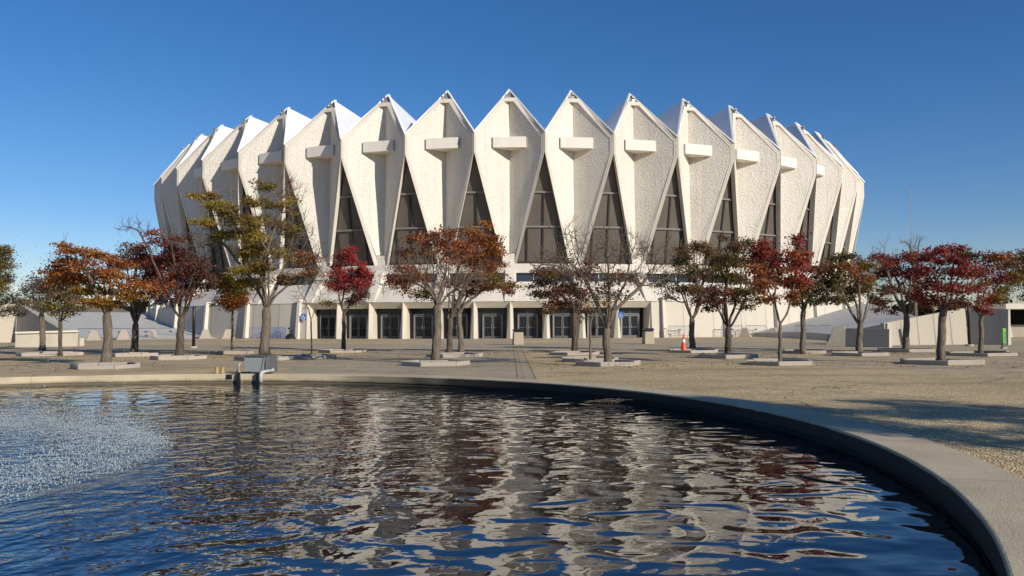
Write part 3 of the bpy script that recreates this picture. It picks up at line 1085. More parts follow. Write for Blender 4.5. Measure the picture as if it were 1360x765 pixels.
TREES = [
 dict(name='autumn_tree', label='green and brown tree whose crown is cut by the left edge', base=(-22, 468), r_px=5, fork=(-20, 425), mat='bark_dark',
  clumps=[(-8,338,20,10,'green'),(6,332,8,6,'olive'),(-5,355,20,10,'olive'),(-25,350,20,12,'green'),(4,372,12,9,'green'),(-15,378,24,10,'olive'),(-38,370,18,12,'green'),(-5,398,26,12,'grey',.6),(18,412,22,9,'grey',.5),(-30,400,20,10,'green')]),
 dict(name='autumn_tree', label='small tree with muted pinkish grey leaves and pale trunk before the low cream wall', base=(56, 465), r_px=4.2, fork=(55, 418), mat='bark_pale',
  clumps=[(45,375,14,7,'grey',.7),(58,382,16,8,'plum',.7),(38,388,12,8,'grey',.6),(60,395,14,7,'redrust',.6),(48,404,18,6,'grey',.5),(70,372,12,6,'plum',.6),(30,402,10,5,'grey',.5),(62,408,12,5,'grey',.4)]),
 dict(name='autumn_tree', label='thin tree with sparse dark green leaves and a dark trunk before the low cream wall', base=(80, 473), r_px=3, fork=(80, 428), mat='bark_dark',
  clumps=[(82,362,12,8,'plum'),(92,372,16,9,'green'),(76,382,16,9,'plum',.8),(96,388,14,9,'green'),(82,396,18,9,'brown',.9),(72,408,14,7,'olive',.7),(98,406,12,7,'green',.7),(86,414,14,6,'olive',.6)]),
 dict(name='autumn_tree', label='bright orange and gold tree in flat tiers on a thick pale trunk', flat=0.0, base=(140, 486), r_px=7.2, fork=(142, 420), mat='bark_pale', dens=1.15,
  clumps=[(90,324,10,3.5,'orange'),(99,334,19,5,'orange'),(84,347,22,5,'rust'),(124,338,17,5,'orange'),(140,345,14,5,'rust'),(78,361,20,6,'orange'),(108,353,20,6,'rust'),(157,351,15,6,'rust'),(86,373,22,5,'orange'),(118,369,25,6,'orange'),(150,368,22,6,'orange'),(176,379,22,5.5,'orange'),(118,386,20,5,'gold'),(146,386,28,5,'orange'),(168,393,22,5,'gold'),(118,399,18,5,'gold'),(141,404,26,4.5,'gold'),(135,360,14,5,'rust')]),
 dict(name='autumn_tree', label='rust brown tree with a dark forked trunk right of the orange tree', base=(179, 471), r_px=5.5, fork=(180, 432), mat='bark_dark',
  clumps=[(175,331,16,7,'plum'),(194,341,16,7,'darkred'),(180,350,22,7,'rust'),(206,358,16,9,'darkred'),(166,346,13,6,'rust'),(196,371,20,7,'rust'),(210,379,16,8,'rust'),(200,393,22,6,'green',.6),(176,405,22,5,'green',.5),(215,400,14,5,'brown',.5)]),
 dict(name='autumn_tree', label='dark red and plum tree with a leaning dark trunk left of the black post', base=(237, 474), r_px=6, fork=(241, 424), mat='bark_dark',
  clumps=[(200,311,10,6,'rust',.5),(213,323,14,7,'redrust',.6),(231,319,12,6,'rust',.6),(228,334,22,8,'redrust',.8),(238,349,26,8,'rust',.9),(216,352,20,9,'darkred',.8),(262,354,20,9,'plum'),(270,367,18,8,'plum'),(236,369,26,7,'darkred'),(214,383,18,7,'rust'),(256,381,24,6,'plum'),(240,392,20,5,'plum',.6),(170,302,14,8,'bare'),(190,305,12,10,'bare'),(268,330,16,12,'bare'),(285,345,12,12,'bare'),(225,310,12,8,'bare')]),
 dict(name='sapling', label='thin sapling with a small rusty round crown left of the tall golden green tree', base=(308, 469), r_px=2, fork=(309, 415), mat='bark_pale',
  clumps=[(300,381,14,4,'rust'),(314,388,18,5,'olive'),(304,396,18,5,'rust'),(318,401,14,5,'orange'),(294,402,9,3,'plum'),(308,407,14,4,'orange'),(322,392,10,4,'olive')]),
 dict(name='autumn_tree', label='tallest tree, half golden green leaves and half bare grey branches', flat=0.1, base=(353, 474), r_px=8, fork=(354, 412), mat='bark_pale', dens=1.25, twig=1.15,
  clumps=[(261,260,9,4,'yellow'),(277,261,15,5,'olive'),(292,273,15,6,'yellow'),(272,295,14,5,'yellow'),(302,280,17,7,'olive'),(316,293,19,8,'yellow'),(308,311,22,7,'olive'),(334,313,20,8,'yellow'),(350,248,14,7,'olive',.8),(332,268,13,6,'olive'),(357,272,17,7,'olive',.6),(372,300,17,7,'brown',.5),(386,312,12,4,'olive',.6),(327,358,25,7,'yellow'),(299,367,16,5.5,'yellow'),(309,378,20,6,'olive'),(333,377,20,7,'yellow'),(354,352,18,6,'olive'),(403,343,20,9,'rust',.4),(413,360,20,7,'brown',.45),(378,372,25,9,'brown',.5),(360,328,24,9,'brown',.35),
          (395,300,18,16,'olive',.25),(380,270,14,14,'yellow',.25),(345,330,18,10,'yellow',.6),(322,335,16,10,'yellow',.7),(290,318,14,9,'olive',.5),(370,340,18,10,'olive',.4),(338,292,16,10,'olive',.7),(390,262,14,24,'bare'),(424,338,12,18,'bare'),(265,318,18,16,'bare'),(422,373,18,7,'bare'),(378,250,16,16,'bare'),(400,310,16,16,'bare'),(305,255,8,10,'bare'),(345,300,20,20,'bare'),(405,365,20,10,'bare')]),
 dict(name='sapling', label='leafless thin sapling right of the tall golden green tree', base=(414, 474), r_px=1.3, fork=(413, 424), mat='bark_pale',
  clumps=[(396,392,10,10,'bare'),(426,386,9,13,'bare'),(411,380,11,12,'bare'),(404,405,9,6,'bare')]),
 dict(name='autumn_tree', label='bright red tree with a rounded crown standing before the entrance doors', base=(456, 466), r_px=3.4, fork=(457, 417), mat='bark_dark', dens=1.15,
  clumps=[(463,334,10,6,'red'),(459,344,13,5,'red'),(446,364,14,6,'red'),(440,378,10,6,'red'),(462,367,17,8,'red'),(483,364,12,8,'red'),(477,378,15,7,'red'),(458,381,16,6,'darkred'),(477,391,12,5,'plum'),(438,402,8,2.5,'olive'),(470,399,11,4,'plum'),(480,354,8,5,'red'),(450,352,8,5,'red',.5)]),
 dict(name='bare_tree', label='wide half bare rust tree on a thick pale trunk left of the walkway', base=(579, 483), r_px=6.8, fork=(581, 408), mat='bark_pale', twig=1.25,
  clumps=[(555,319,10,5,'rust'),(577,316,14,5,'rust'),(598,311,13,5.5,'rust'),(587,324,18,5,'redrust'),(612,328,13,6,'rust'),(566,336,20,6,'rust',.6),(538,337,13,5,'rust',.5),(540,357,20,6,'redrust',.6),(590,342,22,8,'rust',.45),(525,374,8,4,'plum'),(538,380,19,6,'rust',.7),(556,391,18,5,'green',.7),(546,367,24,7,'rust',.45),
          (540,348,24,20,'bare'),(575,350,28,22,'bare'),(605,362,26,18,'bare'),(516,378,12,8,'bare'),(555,365,24,14,'bare'),(625,372,22,10,'bare')]),
 dict(name='autumn_tree', label='tree with dense orange rust top behind the wide half bare tree', base=(597, 472), r_px=4.6, fork=(598, 424), mat='bark_dark',
  clumps=[(627,306,13,5,'rust'),(645,300,8,4,'orange'),(629,323,17,6,'rust'),(650,320,15,7,'rust'),(657,333,13,7,'orange'),(642,344,20,8,'rust'),(619,349,20,8,'rust',.7),(655,353,14,6,'rust'),(605,332,16,7,'rust',.8)]),
 dict(name='autumn_tree', label='tree with a long low rusty branch reaching right towards the walkway', base=(612, 469), r_px=4.4, fork=(610, 418), mat='bark_pale',
  clumps=[(645,378,18,5,'rust'),(628,387,22,5,'rust',.7),(655,368,15,4.5,'olive'),(677,380,12,4.5,'olive'),(676,387,9,3,'rust'),(603,376,22,10,'rust',.4),(659,381,12,4.5,'olive'),(629,373,20,7,'rust'),(600,395,20,8,'bare'),(640,360,14,7,'rust')]),
 dict(name='autumn_tree', label='brown leaved tree on a dark shaded trunk right of the walkway', base=(763, 469), r_px=4.8, fork=(763, 418), mat='bark_dark',
  clumps=[(722,362,14,6,'plum'),(743,364,19,7,'brown'),(725,377,14,6,'plum'),(707,381,8,2.5,'plum',.7),(722,391,13,6,'brown'),(744,388,17,7,'plum'),(757,380,17,8,'brown'),(738,404,13,5,'rust',.8),(757,404,17,6,'plum'),(776,393,14,7,'plum'),(730,412,8,4,'brown'),(773,369,15,9,'plum',.6),(775,410,10,5,'rust',.7)]),
 dict(name='sapling', label='thin pale sapling with a few pink leaves between two larger trees', base=(784, 482), r_px=1.9, fork=(784, 428), mat='bark_pale',
  clumps=[(777,414,7,6,'grey',.5),(786,405,6,9,'bare'),(790,412,6,7,'bare'),(774,424,4,3,'redrust',.4)]),
 dict(name='bare_tree', label='wide spreading tree almost bare with fine twigs right of the walkway', base=(808, 486), r_px=6.5, fork=(806, 438), mat='bark_pale', twig=1.35,
  clumps=[(805,376,22,9,'brown',.22),(816,393,18,7,'green',.3),(800,386,16,8,'brown',.25),(818,365,20,9,'brown',.18),(778,360,26,8,'plum',.2),(840,372,18,7,'brown',.12),(795,400,14,6,'green',.25),(745,352,18,8,'plum',.15),
          (740,345,22,12,'bare'),(762,322,22,22,'bare'),(800,332,26,22,'bare'),(840,332,22,22,'bare'),(868,342,20,18,'bare'),(890,328,10,18,'bare'),(862,374,24,9,'bare'),(775,350,24,14,'bare'),(720,353,14,6,'bare'),(825,350,24,16,'bare'),(755,305,8,14,'bare'),(875,362,22,8,'bare')]),
 dict(name='autumn_tree', label='dark brown green tree directly behind the orange traffic cone', base=(919, 466), r_px=4.6, fork=(919, 424), mat='bark_pale',
  clumps=[(911,335,13,6,'brown'),(905,347,13,7,'green'),(929,327,13,6,'brown'),(941,336,15,8,'brown'),(919,360,19,7,'green'),(937,365,17,7,'plum'),(885,369,11,4.5,'brown',.5),(873,378,11,4,'grey',.5),(893,383,15,6,'brown',.5),(911,384,14,6,'green',.8),(929,386,17,7,'brown'),(932,398,16,5,'plum'),(890,396,13,4,'brown',.4),(955,352,12,8,'brown')]),
 dict(name='autumn_tree', label='brown green tree with one red spray and three stems right of the cone', base=(968, 473), r_px=5.5, fork=(968, 436), mat='bark_dark',
  clumps=[(962,315,7,3,'brown',.7),(972,327,13,7,'brown'),(991,327,12,7,'green'),(962,345,17,8,'brown'),(982,350,17,8,'green'),(957,365,15,8,'olive'),(980,368,17,7,'green'),(969,388,12,5,'redrust'),(952,386,15,7,'plum'),(992,386,15,6,'green'),(949,401,15,5,'plum'),(982,396,15,5,'green'),(944,411,8,2.5,'green'),(990,408,9,3,'green'),(1003,400,9,3,'green')]),
 dict(name='autumn_tree', label='upright red and rust tree on a thin trunk nearest the pond on the right', base=(1036, 484), r_px=3, fork=(1036, 430), mat='bark_pale', dens=1.1,
  clumps=[(1056,319,9,6,'redrust'),(1013,327,13,7,'darkred'),(1004,342,11,8,'darkred'),(1022,340,13,8,'redrust'),(1051,340,13,10,'redrust'),(1066,347,8,9,'red'),(1003,360,11,8,'rust'),(1018,363,13,10,'rust'),(1038,358,12,10,'darkred',.7),(1059,363,13,10,'redrust'),(1046,378,15,9,'rust'),(1064,375,9,8,'redrust'),(1013,381,13,7,'rust'),(1028,396,11,6,'rust',.7),(1054,393,11,5,'rust'),(1003,375,8,6,'rust')]),
 dict(name='autumn_tree', label='low spreading dark green tree behind the upright red tree', base=(1067, 470), r_px=4.6, fork=(1067, 414), mat='bark_pale',
  clumps=[(1088,365,13,6,'rust'),(1073,378,15,6,'brown'),(1081,388,19,6,'green'),(1060,393,12,5,'green'),(1094,396,10,5,'green'),(1055,403,8,3,'green'),(1099,375,11,7,'brown'),(1086,401,13,3,'green'),(1078,358,8,8,'brown',.5)]),
 dict(name='autumn_tree', label='green and rust tree with a forked pale trunk in front of the shaded block wall', base=(1142, 470), r_px=5, fork=(1143, 432), mat='bark_pale',
  clumps=[(1109,345,10,6,'olive'),(1127,342,8,5,'green'),(1101,355,11,6,'brown'),(1139,352,13,6,'olive'),(1129,358,13,6,'rust'),(1154,355,11,7,'olive'),(1116,368,15,7,'olive'),(1139,368,17,7,'rust'),(1154,373,11,6,'olive'),(1106,383,13,6,'green'),(1124,386,15,6,'green'),(1142,383,15,6,'olive'),(1109,398,11,4,'green'),(1127,396,11,4,'green'),(1172,388,10,6,'plum',.5)]),
 dict(name='autumn_tree', label='dark crimson tree with sparse low branches before the rising cream wall', base=(1203, 467), r_px=5, fork=(1204, 420), mat='bark_pale',
  clumps=[(1162,340,9,5,'darkred',.8),(1170,350,13,6,'darkred'),(1183,347,13,6,'darkred'),(1203,342,13,6,'darkred'),(1218,345,11,7,'darkred'),(1175,365,15,7,'plum'),(1193,363,15,7,'darkred'),(1211,365,13,7,'darkred'),(1178,383,13,6,'plum',.8),(1198,383,15,6,'plum',.7),(1172,401,10,3,'plum'),(1185,414,5,2,'darkred'),(1165,411,7,2.5,'plum'),(1216,386,11,6,'darkred'),(1170,333,14,8,'bare')]),
 dict(name='autumn_tree', label='deep red tree with a crooked pale trunk and a cut branch stub', base=(1250, 483), r_px=6.2, fork=(1253, 414), mat='bark_pale', dens=1.1,
  clumps=[(1253,333,11,5,'darkred'),(1267,332,13,5,'darkred'),(1237,342,13,6,'darkred'),(1257,346,15,6,'darkred'),(1277,346,15,6,'darkred'),(1227,359,13,6,'darkred'),(1247,362,15,6,'red',.7),(1267,362,17,7,'darkred'),(1287,359,13,7,'darkred'),(1230,379,15,6,'darkred'),(1250,382,15,6,'darkred'),(1273,382,17,6,'darkred'),(1233,399,13,5,'darkred'),(1253,402,15,5,'darkred'),(1270,402,13,4,'plum'),(1283,339,11,5,'green'),(1222,392,10,6,'darkred')]),
 dict(name='autumn_tree', label='thin trunked tree half red and half green beside the green post', base=(1302, 472), r_px=3.6, fork=(1303, 424), mat='bark_pale',
  clumps=[(1327,339,13,6,'rust'),(1310,342,10,6,'darkred'),(1337,352,13,7,'brown'),(1307,359,15,8,'darkred'),(1323,369,17,8,'darkred'),(1300,382,13,7,'darkred'),(1300,399,13,6,'red',.7),(1307,412,9,5,'darkred'),(1337,386,13,6,'olive'),(1347,372,11,7,'olive'),(1323,396,13,5,'olive')]),
 dict(name='autumn_tree', label='brown green tree whose crown touches the right edge', base=(1392, 470), r_px=5, fork=(1390, 425), mat='bark_dark',
  clumps=[(1352,345,13,6,'brown'),(1368,358,18,9,'olive'),(1378,340,18,8,'brown'),(1352,366,13,6,'brown'),(1385,380,22,8,'green'),(1400,360,18,9,'brown'),(1410,385,18,8,'olive'),(1375,395,18,6,'green'),(1398,405,20,6,'brown')]),
]
for i, t in enumerate(TREES):
    tree(seed=i, **t)
# bare far tree above the crimson crown, on the bank behind
bt = at_depth(1216, 398, 62)
far_t = tree('bare_tree', 'leafless twiggy tree top showing above the crimson tree', None, 3, (bt.x, bt.y, 5.4), [(bt.x - 0.5, 0.0, 0.45, 7.4, 'bare'), (bt.x + 0.5, 0.2, 0.45, 7.7, 'bare'), (bt.x, 0.3, 0.5, 7.0, 'bare')], 'bark_pale', seed=77, base_pt=Vector((bt.x, 62, 0)), group=None)

# planters: hexagonal kerbs round the trunks
PL = [((140, 489), 1.15, 'pale', 'round the orange tree'), ((179, 473), 1.2, 'dark', 'round the rust brown tree'), ((237, 477), 1.2, 'dark', 'round the leaning dark red tree'), ((66, 472), 1.6, 'dark', 'shared by the two thin left trees'),
      ((308, 470), 1.1, 'pale', 'round the rusty sapling'), ((353, 478), 1.3, 'pale', 'round the tall golden green tree'), ((414, 476), 1.1, 'pale', 'round the leafless sapling'), ((456, 468), 1.3, 'pale', 'round the bright red tree'),
      ((579, 485), 1.25, 'pale', 'round the wide half bare tree'), ((604, 474), 1.3, 'pale', 'shared by the two trees behind the half bare tree'),
      ((763, 471), 1.25, 'pale', 'round the brown leaved tree'), ((784, 480), 1.15, 'pale', 'round the thin pale sapling'), ((808, 485), 1.2, 'pale', 'round the wide spreading bare tree'),
      ((922, 468), 1.3, 'dark', 'round the tree by the cone'), ((968, 475), 1.4, 'pale', 'round the three stemmed tree'), ((1036, 484), 1.25, 'pale', 'round the upright red tree'),
      ((1067, 469), 1.2, 'pale', 'round the low dark green tree'), ((1142, 472), 1.35, 'pale', 'round the forked green and rust tree'), ((1203, 467), 1.45, 'pale', 'round the crimson tree'),
      ((1250, 483), 1.45, 'pale', 'round the deep red tree'), ((1302, 472), 1.5, 'pale', 'round the half red half green tree')]
rng = np.random.default_rng(5)
for (c, side, tone, lab) in PL:
    p = ground(*c)
    root = empty('tree_planter', p)
    tag(root, ('pale' if tone == 'pale' else 'weathered grey') + ' low concrete hexagon kerb ' + lab, 'planter', 'planter kerbs round the trees')
    a0 = R(-90 - 50 - 30)
    rad = side * 0.86
    cor = [Vector((rad * math.cos(a0 + R(60) * i), rad * math.sin(a0 + R(60) * i), 0)) for i in range(6)]
    for i in range(6):
        a, b = cor[i], cor[(i + 1) % 6]
        m = MB()
        ia, ib = a * (1 - 0.15 / rad), b * (1 - 0.15 / rad)
        e = (b - a).normalized() * 0.006
        h = 0.135 + rng.uniform(-0.02, 0.02)
        dz = Vector((0, 0, h + rng.uniform(-0.012, 0.012))); dz2 = Vector((0, 0, h + rng.uniform(-0.012, 0.012)))
        m.hexa((a + e, b - e, ib - e, ia + e, a + e + dz, b - e + dz2, ib - e + dz2, ia + e + dz))
        bevel(m.build('kerb_stone', M['pale_kerb'] if tone == 'pale' else M['kerb_concrete'], root), 0.015)
    m = MB()
    vs = [c_ * 0.9 + Vector((0, 0, 0.012)) for c_ in cor]
    m.add(vs + [Vector((0, 0, 0.07))], [(i, (i + 1) % 6, 6) for i in range(6)])
    m.build('soil', M['soil'], root)

# tree to the right of the view that throws the shade on the near paving
def side_tree(x, y, seed):
    cl = []
    r_ = np.random.default_rng(seed)
    for i in range(16):
        cl.append((x + r_.uniform(-2.0, 2.0), r_.uniform(-1.8, 1.8), 0.75, r_.uniform(2.4, 4.3), 'rust'))
    return tree('autumn_tree', 'rust leaved tree by the right pond rim that throws the long shadow on the paving', None, 9, (x + 0.1, y, 1.9), cl, 'bark_dark', seed=seed, base_pt=Vector((x, y, 0)), group=None)

exec_side = side_tree
# ------------------------------------------------------------------ street furniture
def prism_block(name, p, w, d, h, rz, label, mat, group):
    m = MB()
    m.hexa(((-w / 2, -d / 2, 0), (w / 2, -d / 2, 0), (w / 2, d / 2, 0), (-w / 2, d / 2, 0),
            (-w * 0.22, -d * 0.35, h), (w * 0.22, -d * 0.35, h), (w * 0.22, d * 0.35, h), (-w * 0.22, d * 0.35, h)))
    m.box(-w / 2 - 0.04, w / 2 + 0.04, -d / 2 - 0.04, d / 2 + 0.04, -0.02, 0.12)
    o = m.build(name, mat, None, p, rz)
    bevel(o, 0.02)
    return tag(o, label, 'concrete block', group)
GB = 'concrete blocks below the banks'
for (px, py, s, lab) in ((125, 452, 1.0, 'tapered concrete block seen through the orange tree trunk, leftmost of its row'), (165, 451, 1.0, 'tapered concrete block between the orange and the rust tree trunks'), (203, 450, 1.0, 'tapered concrete block right of the dark forked trunk'),
                    (240, 449, 0.9, 'tapered concrete block behind the leaning dark trunk'), (273, 448.6, 1.0, 'tapered concrete block right of the black post'), (303, 448.4, 1.0, 'tapered concrete block behind the rusty sapling'),
                    (990, 447, 0.9, 'dark tapered concrete block right of the three stemmed tree'), (1027, 447.6, 0.9, 'dark tapered concrete block behind the upright red tree'), (1072, 448, 0.9, 'cream tapered concrete block behind the low dark green tree'),
                    (1103, 448.6, 0.9, 'dark tapered concrete block behind the right hand barricades'), (1115, 457.5, 1.15, 'large dark tapered concrete block beside the shaded block wall')):
    p = front(ground(px, py), 51.6)
    prism_block('concrete_block', p, 1.15 * s, 0.9 * s, 0.92 * s, R(20 if px < 600 else -25), lab, M['block_concrete'], GB)

def barricade_mb(w=2.15, h=1.06):
    m = MB()
    r_ = 0.12
    pts = [(-w / 2, 0, 0.16), (-w / 2, 0, h - r_), (-w / 2 + r_ * 0.3, 0, h - r_ * 0.3), (-w / 2 + r_, 0, h), (w / 2 - r_, 0, h), (w / 2 - r_ * 0.3, 0, h - r_ * 0.3), (w / 2, 0, h - r_), (w / 2, 0, 0.16)]
    m.tube(pts, 0.03, 6)
    m.tube([(-w / 2, 0, 0.18), (w / 2, 0, 0.18)], 0.019, 6)
    n = 15
    for i in range(1, n):
        x = -w / 2 + w * i / n
        m.tube([(x, 0, 0.18), (x, 0, h)], 0.013, 5, cap=False)
    for s in (-1, 1):
        x = s * (w / 2 - 0.18)
        m.tube([(x, -0.33, 0.02), (x, -0.05, 0.17), (x, 0.05, 0.17), (x, 0.33, 0.02)], 0.018, 5)
    m.box(-0.14, 0.14, -0.02, 0.02, 0.66, 0.76, 1)
    return m
bar0 = barricade_mb().build('barricade', [M['galv'], M['black']])
bar_blue = barricade_mb(1.7).build('barricade', [M['blue_steel'], M['blue_steel']])
used = [False, False]
def place_bar(x0, x1, py, label, group, blue=False, rz=None, dxy=(0, 0)):
    i = 1 if blue else 0
    src = bar_blue if blue else bar0
    o = src if not used[i] else src.copy()
    if used[i]:
        COL.objects.link(o)
    used[i] = True
    a, b = front(ground(x0, py), 51.0), front(ground(x1, py), 51.0)
    o.location = (a + b) / 2 + Vector((dxy[0], dxy[1], 0))
    o.rotation_euler.z = math.atan2((b - a).y, (b - a).x) if rz is None else rz
    if not blue:
        o.scale.x = (b - a).length / 2.2
    tag(o, label, 'barricade', group)
GL, GR = 'steel barricades below the left bank', 'steel barricades below the right bank'
for x0, x1, py, lab in ((102, 139, 451.5, 'grey steel barricade behind the orange tree trunk'), (141, 176, 451, 'grey steel barricade between the orange trunk and the dark forked trunk'), (178, 209, 450.2, 'grey steel barricade behind the dark forked trunk'),
                   (211, 242, 449.6, 'grey steel barricade left of the leaning dark trunk'), (244, 271, 449.2, 'grey steel barricade right of the black post, last of its row')):
    place_bar(x0, x1, py, lab, GL)
for x0, x1, py, lab in ((888, 917, 447.5, 'grey steel barricade against the wall behind the cone'), (958, 987, 447, 'grey steel barricade behind the three stemmed tree'), (990, 1018, 447, 'grey steel barricade left of the upright red tree'),
                   (1056, 1084, 449, 'grey steel barricade behind the low dark green tree'), (1086, 1113, 449, 'grey steel barricade beside the large dark concrete block')):
    place_bar(x0, x1, py, lab, GR)
place_bar(358, 376, 448.2, 'blue barricade at the front of the stack by the wall', 'blue barricades stacked by the wall', True, R(4))
place_bar(356, 374, 447.6, 'blue barricade at the back of the stack by the wall', 'blue barricades stacked by the wall', True, R(-6), (0, 0.35))
place_bar(336, 352, 448.2, 'blue barricade standing left of the stack and partly behind the thick pale trunk', 'blue barricades stacked by the wall', True, R(25))

# traffic cone
p = ground(908, 468.5)
cone = empty('traffic_cone', p)
cone.scale = (0.86, 0.86, 0.86)
tag(cone, 'orange traffic cone with a white collar by the dark brown tree', 'traffic cone')
m = MB(); m.box(-0.2, 0.2, -0.2, 0.2, 0.0, 0.045, 0, 0.012); bevel(m.build('base', M['black'], cone), 0.01)
m = MB(); m.lathe([(0.165, 0.046), (0.15, 0.10), (0.028, 0.94), (0.0, 0.95)], 20); m.build('body', M['orange'], cone, smooth=True)
m = MB(); m.lathe([(0.094, 0.5), (0.069, 0.68)], 20); m.build('collar', M['white_paint'], cone, smooth=True)

# bins
def bin_(px, py, label):
    p = ground(px, py)
    r_ = empty('litter_bin', p, R(8)); tag(r_, label, 'litter bin', 'pebbled litter bins')
    m = MB(); m.box(-0.31, 0.31, -0.31, 0.31, 0, 0.78, 0, 0.015); bevel(m.build('body', M['bin'], r_), 0.03)
    m = MB()
    m.box(-0.26, 0.26, -0.26, 0.26, 0.781, 0.86); m.box(-0.33, 0.33, -0.33, 0.33, 0.861, 0.99, 0, 0.07)
    bevel(m.build('lid', M['black'], r_), 0.02)
bin_(688, 458, 'square pebbled litter bin with a black lid on the central walkway')
bin_(861, 457, 'square pebbled litter bin with a black lid right of the last entrance door')

# slim black posts
def post(px, py, top, rad, label):
    p = ground(px, py)
    h = hgt(px, top, p)
    r_ = empty('black_post', p); tag(r_, label, 'post', 'slim black posts')
    m = MB(); m.lathe([(0.22, 0), (0.22, 0.07), (0.2, 0.09)], 14); m.build('base', M['kerb_concrete'], r_)
    m = MB(); m.lathe([(rad, 0.09), (rad, h - 0.02), (rad * 0.8, h)], 10); m.build('shaft', M['black'], r_, smooth=True)
post(257, 462, 407, 0.085, 'thick black post standing before the left bank')
post(676.5, 449, 388, 0.075, 'slim black post before the entrance pier at the end of the walkway')
post(1287.5, 459.5, 402, 0.07, 'slim black post at the corner of the right retaining wall')

# accessible parking style signs: blue plate with a white wheelchair figure
def isa_sign(px, py, depth, label, thick_post=True):
    c = at_depth(px, py, depth)
    r_ = empty('accessible_sign', (c.x, c.y, 0)); tag(r_, label, 'sign', 'blue accessibility signs')
    m = MB()
    m.box(-0.23, 0.23, -0.02, 0.0, c.z - 0.3, c.z + 0.3)
    bevel(m.build('plate', M['sign_blue'], r_), 0.008)
    m = MB()
    z = c.z
    y = -0.026
    m.lathe([(0.001, 0), (0.045, 0.0), (0.045, 0.001)], 12)
    m.v = [(x - 0.03, y, zz + 0.0) for x, zz, zz2 in []] + m.v
    m = MB()
    m.tube([(-0.03, y, z + 0.21), (-0.03, y, z + 0.215)], 0.04, 10)
    m.tube([(-0.03, y, z + 0.15), (-0.03, y, z - 0.02), (0.08, y, z - 0.02), (0.12, y, z - 0.17), (0.17, y, z - 0.17)], 0.022, 6)
    m.tube([(-0.03, y, z + 0.08), (0.07, y, z + 0.08)], 0.018, 6)
    ring = [(-0.02 + 0.13 * math.cos(a), y, z - 0.09 + 0.13 * math.sin(a)) for a in [R(130) + R(240) * i / 14 for i in range(15)]]
    m.tube(ring, 0.018, 6)
    m.build('wheelchair_symbol', M['white_paint'], r_)
    m = MB()
    m.tube([(0, 0.03, 0), (0, 0.03, c.z + 0.28)], 0.028, 8)
    m.build('pole', M['alu_light'], r_)
isa_sign(403, 421, 76.5, 'blue wheelchair sign on a pole left of the first entrance')
isa_sign(824.5, 418.5, 72.6, 'blue wheelchair sign at the pier left of the last entrance door')

# black weighted stand below the left sign
p = ground(404.5, 449)
r_ = empty('sign_stand', (p.x + 0.1, 76.0, 0)); tag(r_, 'black weighted stand with a bent arm below the left wheelchair sign', 'stand')
m = MB(); m.lathe([(0.5, 0), (0.48, 0.18), (0.3, 0.42), (0.12, 0.5)], 12); m.build('base', M['black'], r_)
m = MB(); m.tube([(0.1, 0, 0.4), (0.12, 0, 0.85), (0.0, 0, 1.05), (-0.22, 0, 0.98)], 0.075, 8); m.build('arm', M['black'], r_)

# green post
p = ground(1333.5, 463)
gp = empty('green_post', p); tag(gp, 'bright green rounded signpost on a small concrete foot by the right underpass', 'signpost')
m = MB(); m.box(-0.12, 0.12, -0.12, 0.12, 0, 0.08, 0, 0.02); m.build('foot', M['pale_kerb'], gp)
m = MB(); m.box(-0.095, 0.095, -0.06, 0.06, 0.08, 0.22); m.build('collar', M['cabinet_side'], gp)
h = hgt(1334, 436, p)
m = MB(); m.box(-0.1, 0.1, -0.065, 0.065, 0.22, h); bevel(m.build('panel', M['green'], gp), 0.045, 3)
m = MB(); m.box(0.02, 0.05, -0.07, -0.064, h - 0.62, h - 0.16); m.build('slot', M['cabinet_side'], gp)

# pump cabinet over the pond rim
pc = at_depth(344, 498, 21.05); pc.z = 0
pc = POND + (pc - POND).normalized() * 11.74
ang = math.atan2(pc.y - POND.y, pc.x - POND.x) - R(90)
cab = empty('pump_cabinet', (pc.x, pc.y, 0.02), ang)
cab.scale = (0.86, 1, 0.95)
tag(cab, 'grey metal pump cabinet with pipes on legs at the far pond rim', 'cabinet')
m = MB(); m.box(-0.37, 0.30, -0.22, 0.25, 0.05, 0.47); bevel(m.build('box', M['cabinet'], cab), 0.012)
m = MB(); m.box(-0.40, 0.38, -0.27, 0.3, 0.471, 0.50); m.build('lid', M['cabinet_side'], cab)
m = MB(); m.hexa(((0.302, -0.26, 0.04), (0.44, -0.22, 0.04), (0.44, 0.25, 0.04), (0.302, 0.25, 0.04), (0.302, -0.26, 0.47), (0.42, -0.22, 0.47), (0.42, 0.25, 0.47), (0.302, 0.25, 0.47)))
m.build('side_panel', M['cabinet_side'], cab)
m = MB(); m.bar((0.17, -0.235, 0.05), (0.27, -0.235, 0.46), 0.05, 0.012, (0, -1, 0)); m.build('corner_strip', M['alu_light'], cab)
m = MB(); m.bar((-0.35, -0.225, 0.06), (-0.35, -0.225, 0.46), 0.035, 0.012, (0, -1, 0)); m.build('corner_strip', M['alu_light'], cab)
for x in (-0.46, 0.12):
    m = MB(); m.box(x - 0.035, x + 0.035, -0.42, -0.35, -0.5, 0.03); m.box(x - 0.03, x + 0.03, -0.40, 0.0, 0.028, 0.05); m.build('leg', M['black'], cab)
m = MB(); m.tube([(0.24, -0.42, -0.2), (0.24, -0.42, 0.0), (0.25, -0.39, 0.05), (0.34, -0.33, 0.08), (0.5, -0.28, 0.10), (0.56, -0.25, 0.13)], [0.062, 0.062, 0.06, 0.04, 0.036, 0.05], 10); m.build('pipe', M['pvc'], cab, smooth=True)
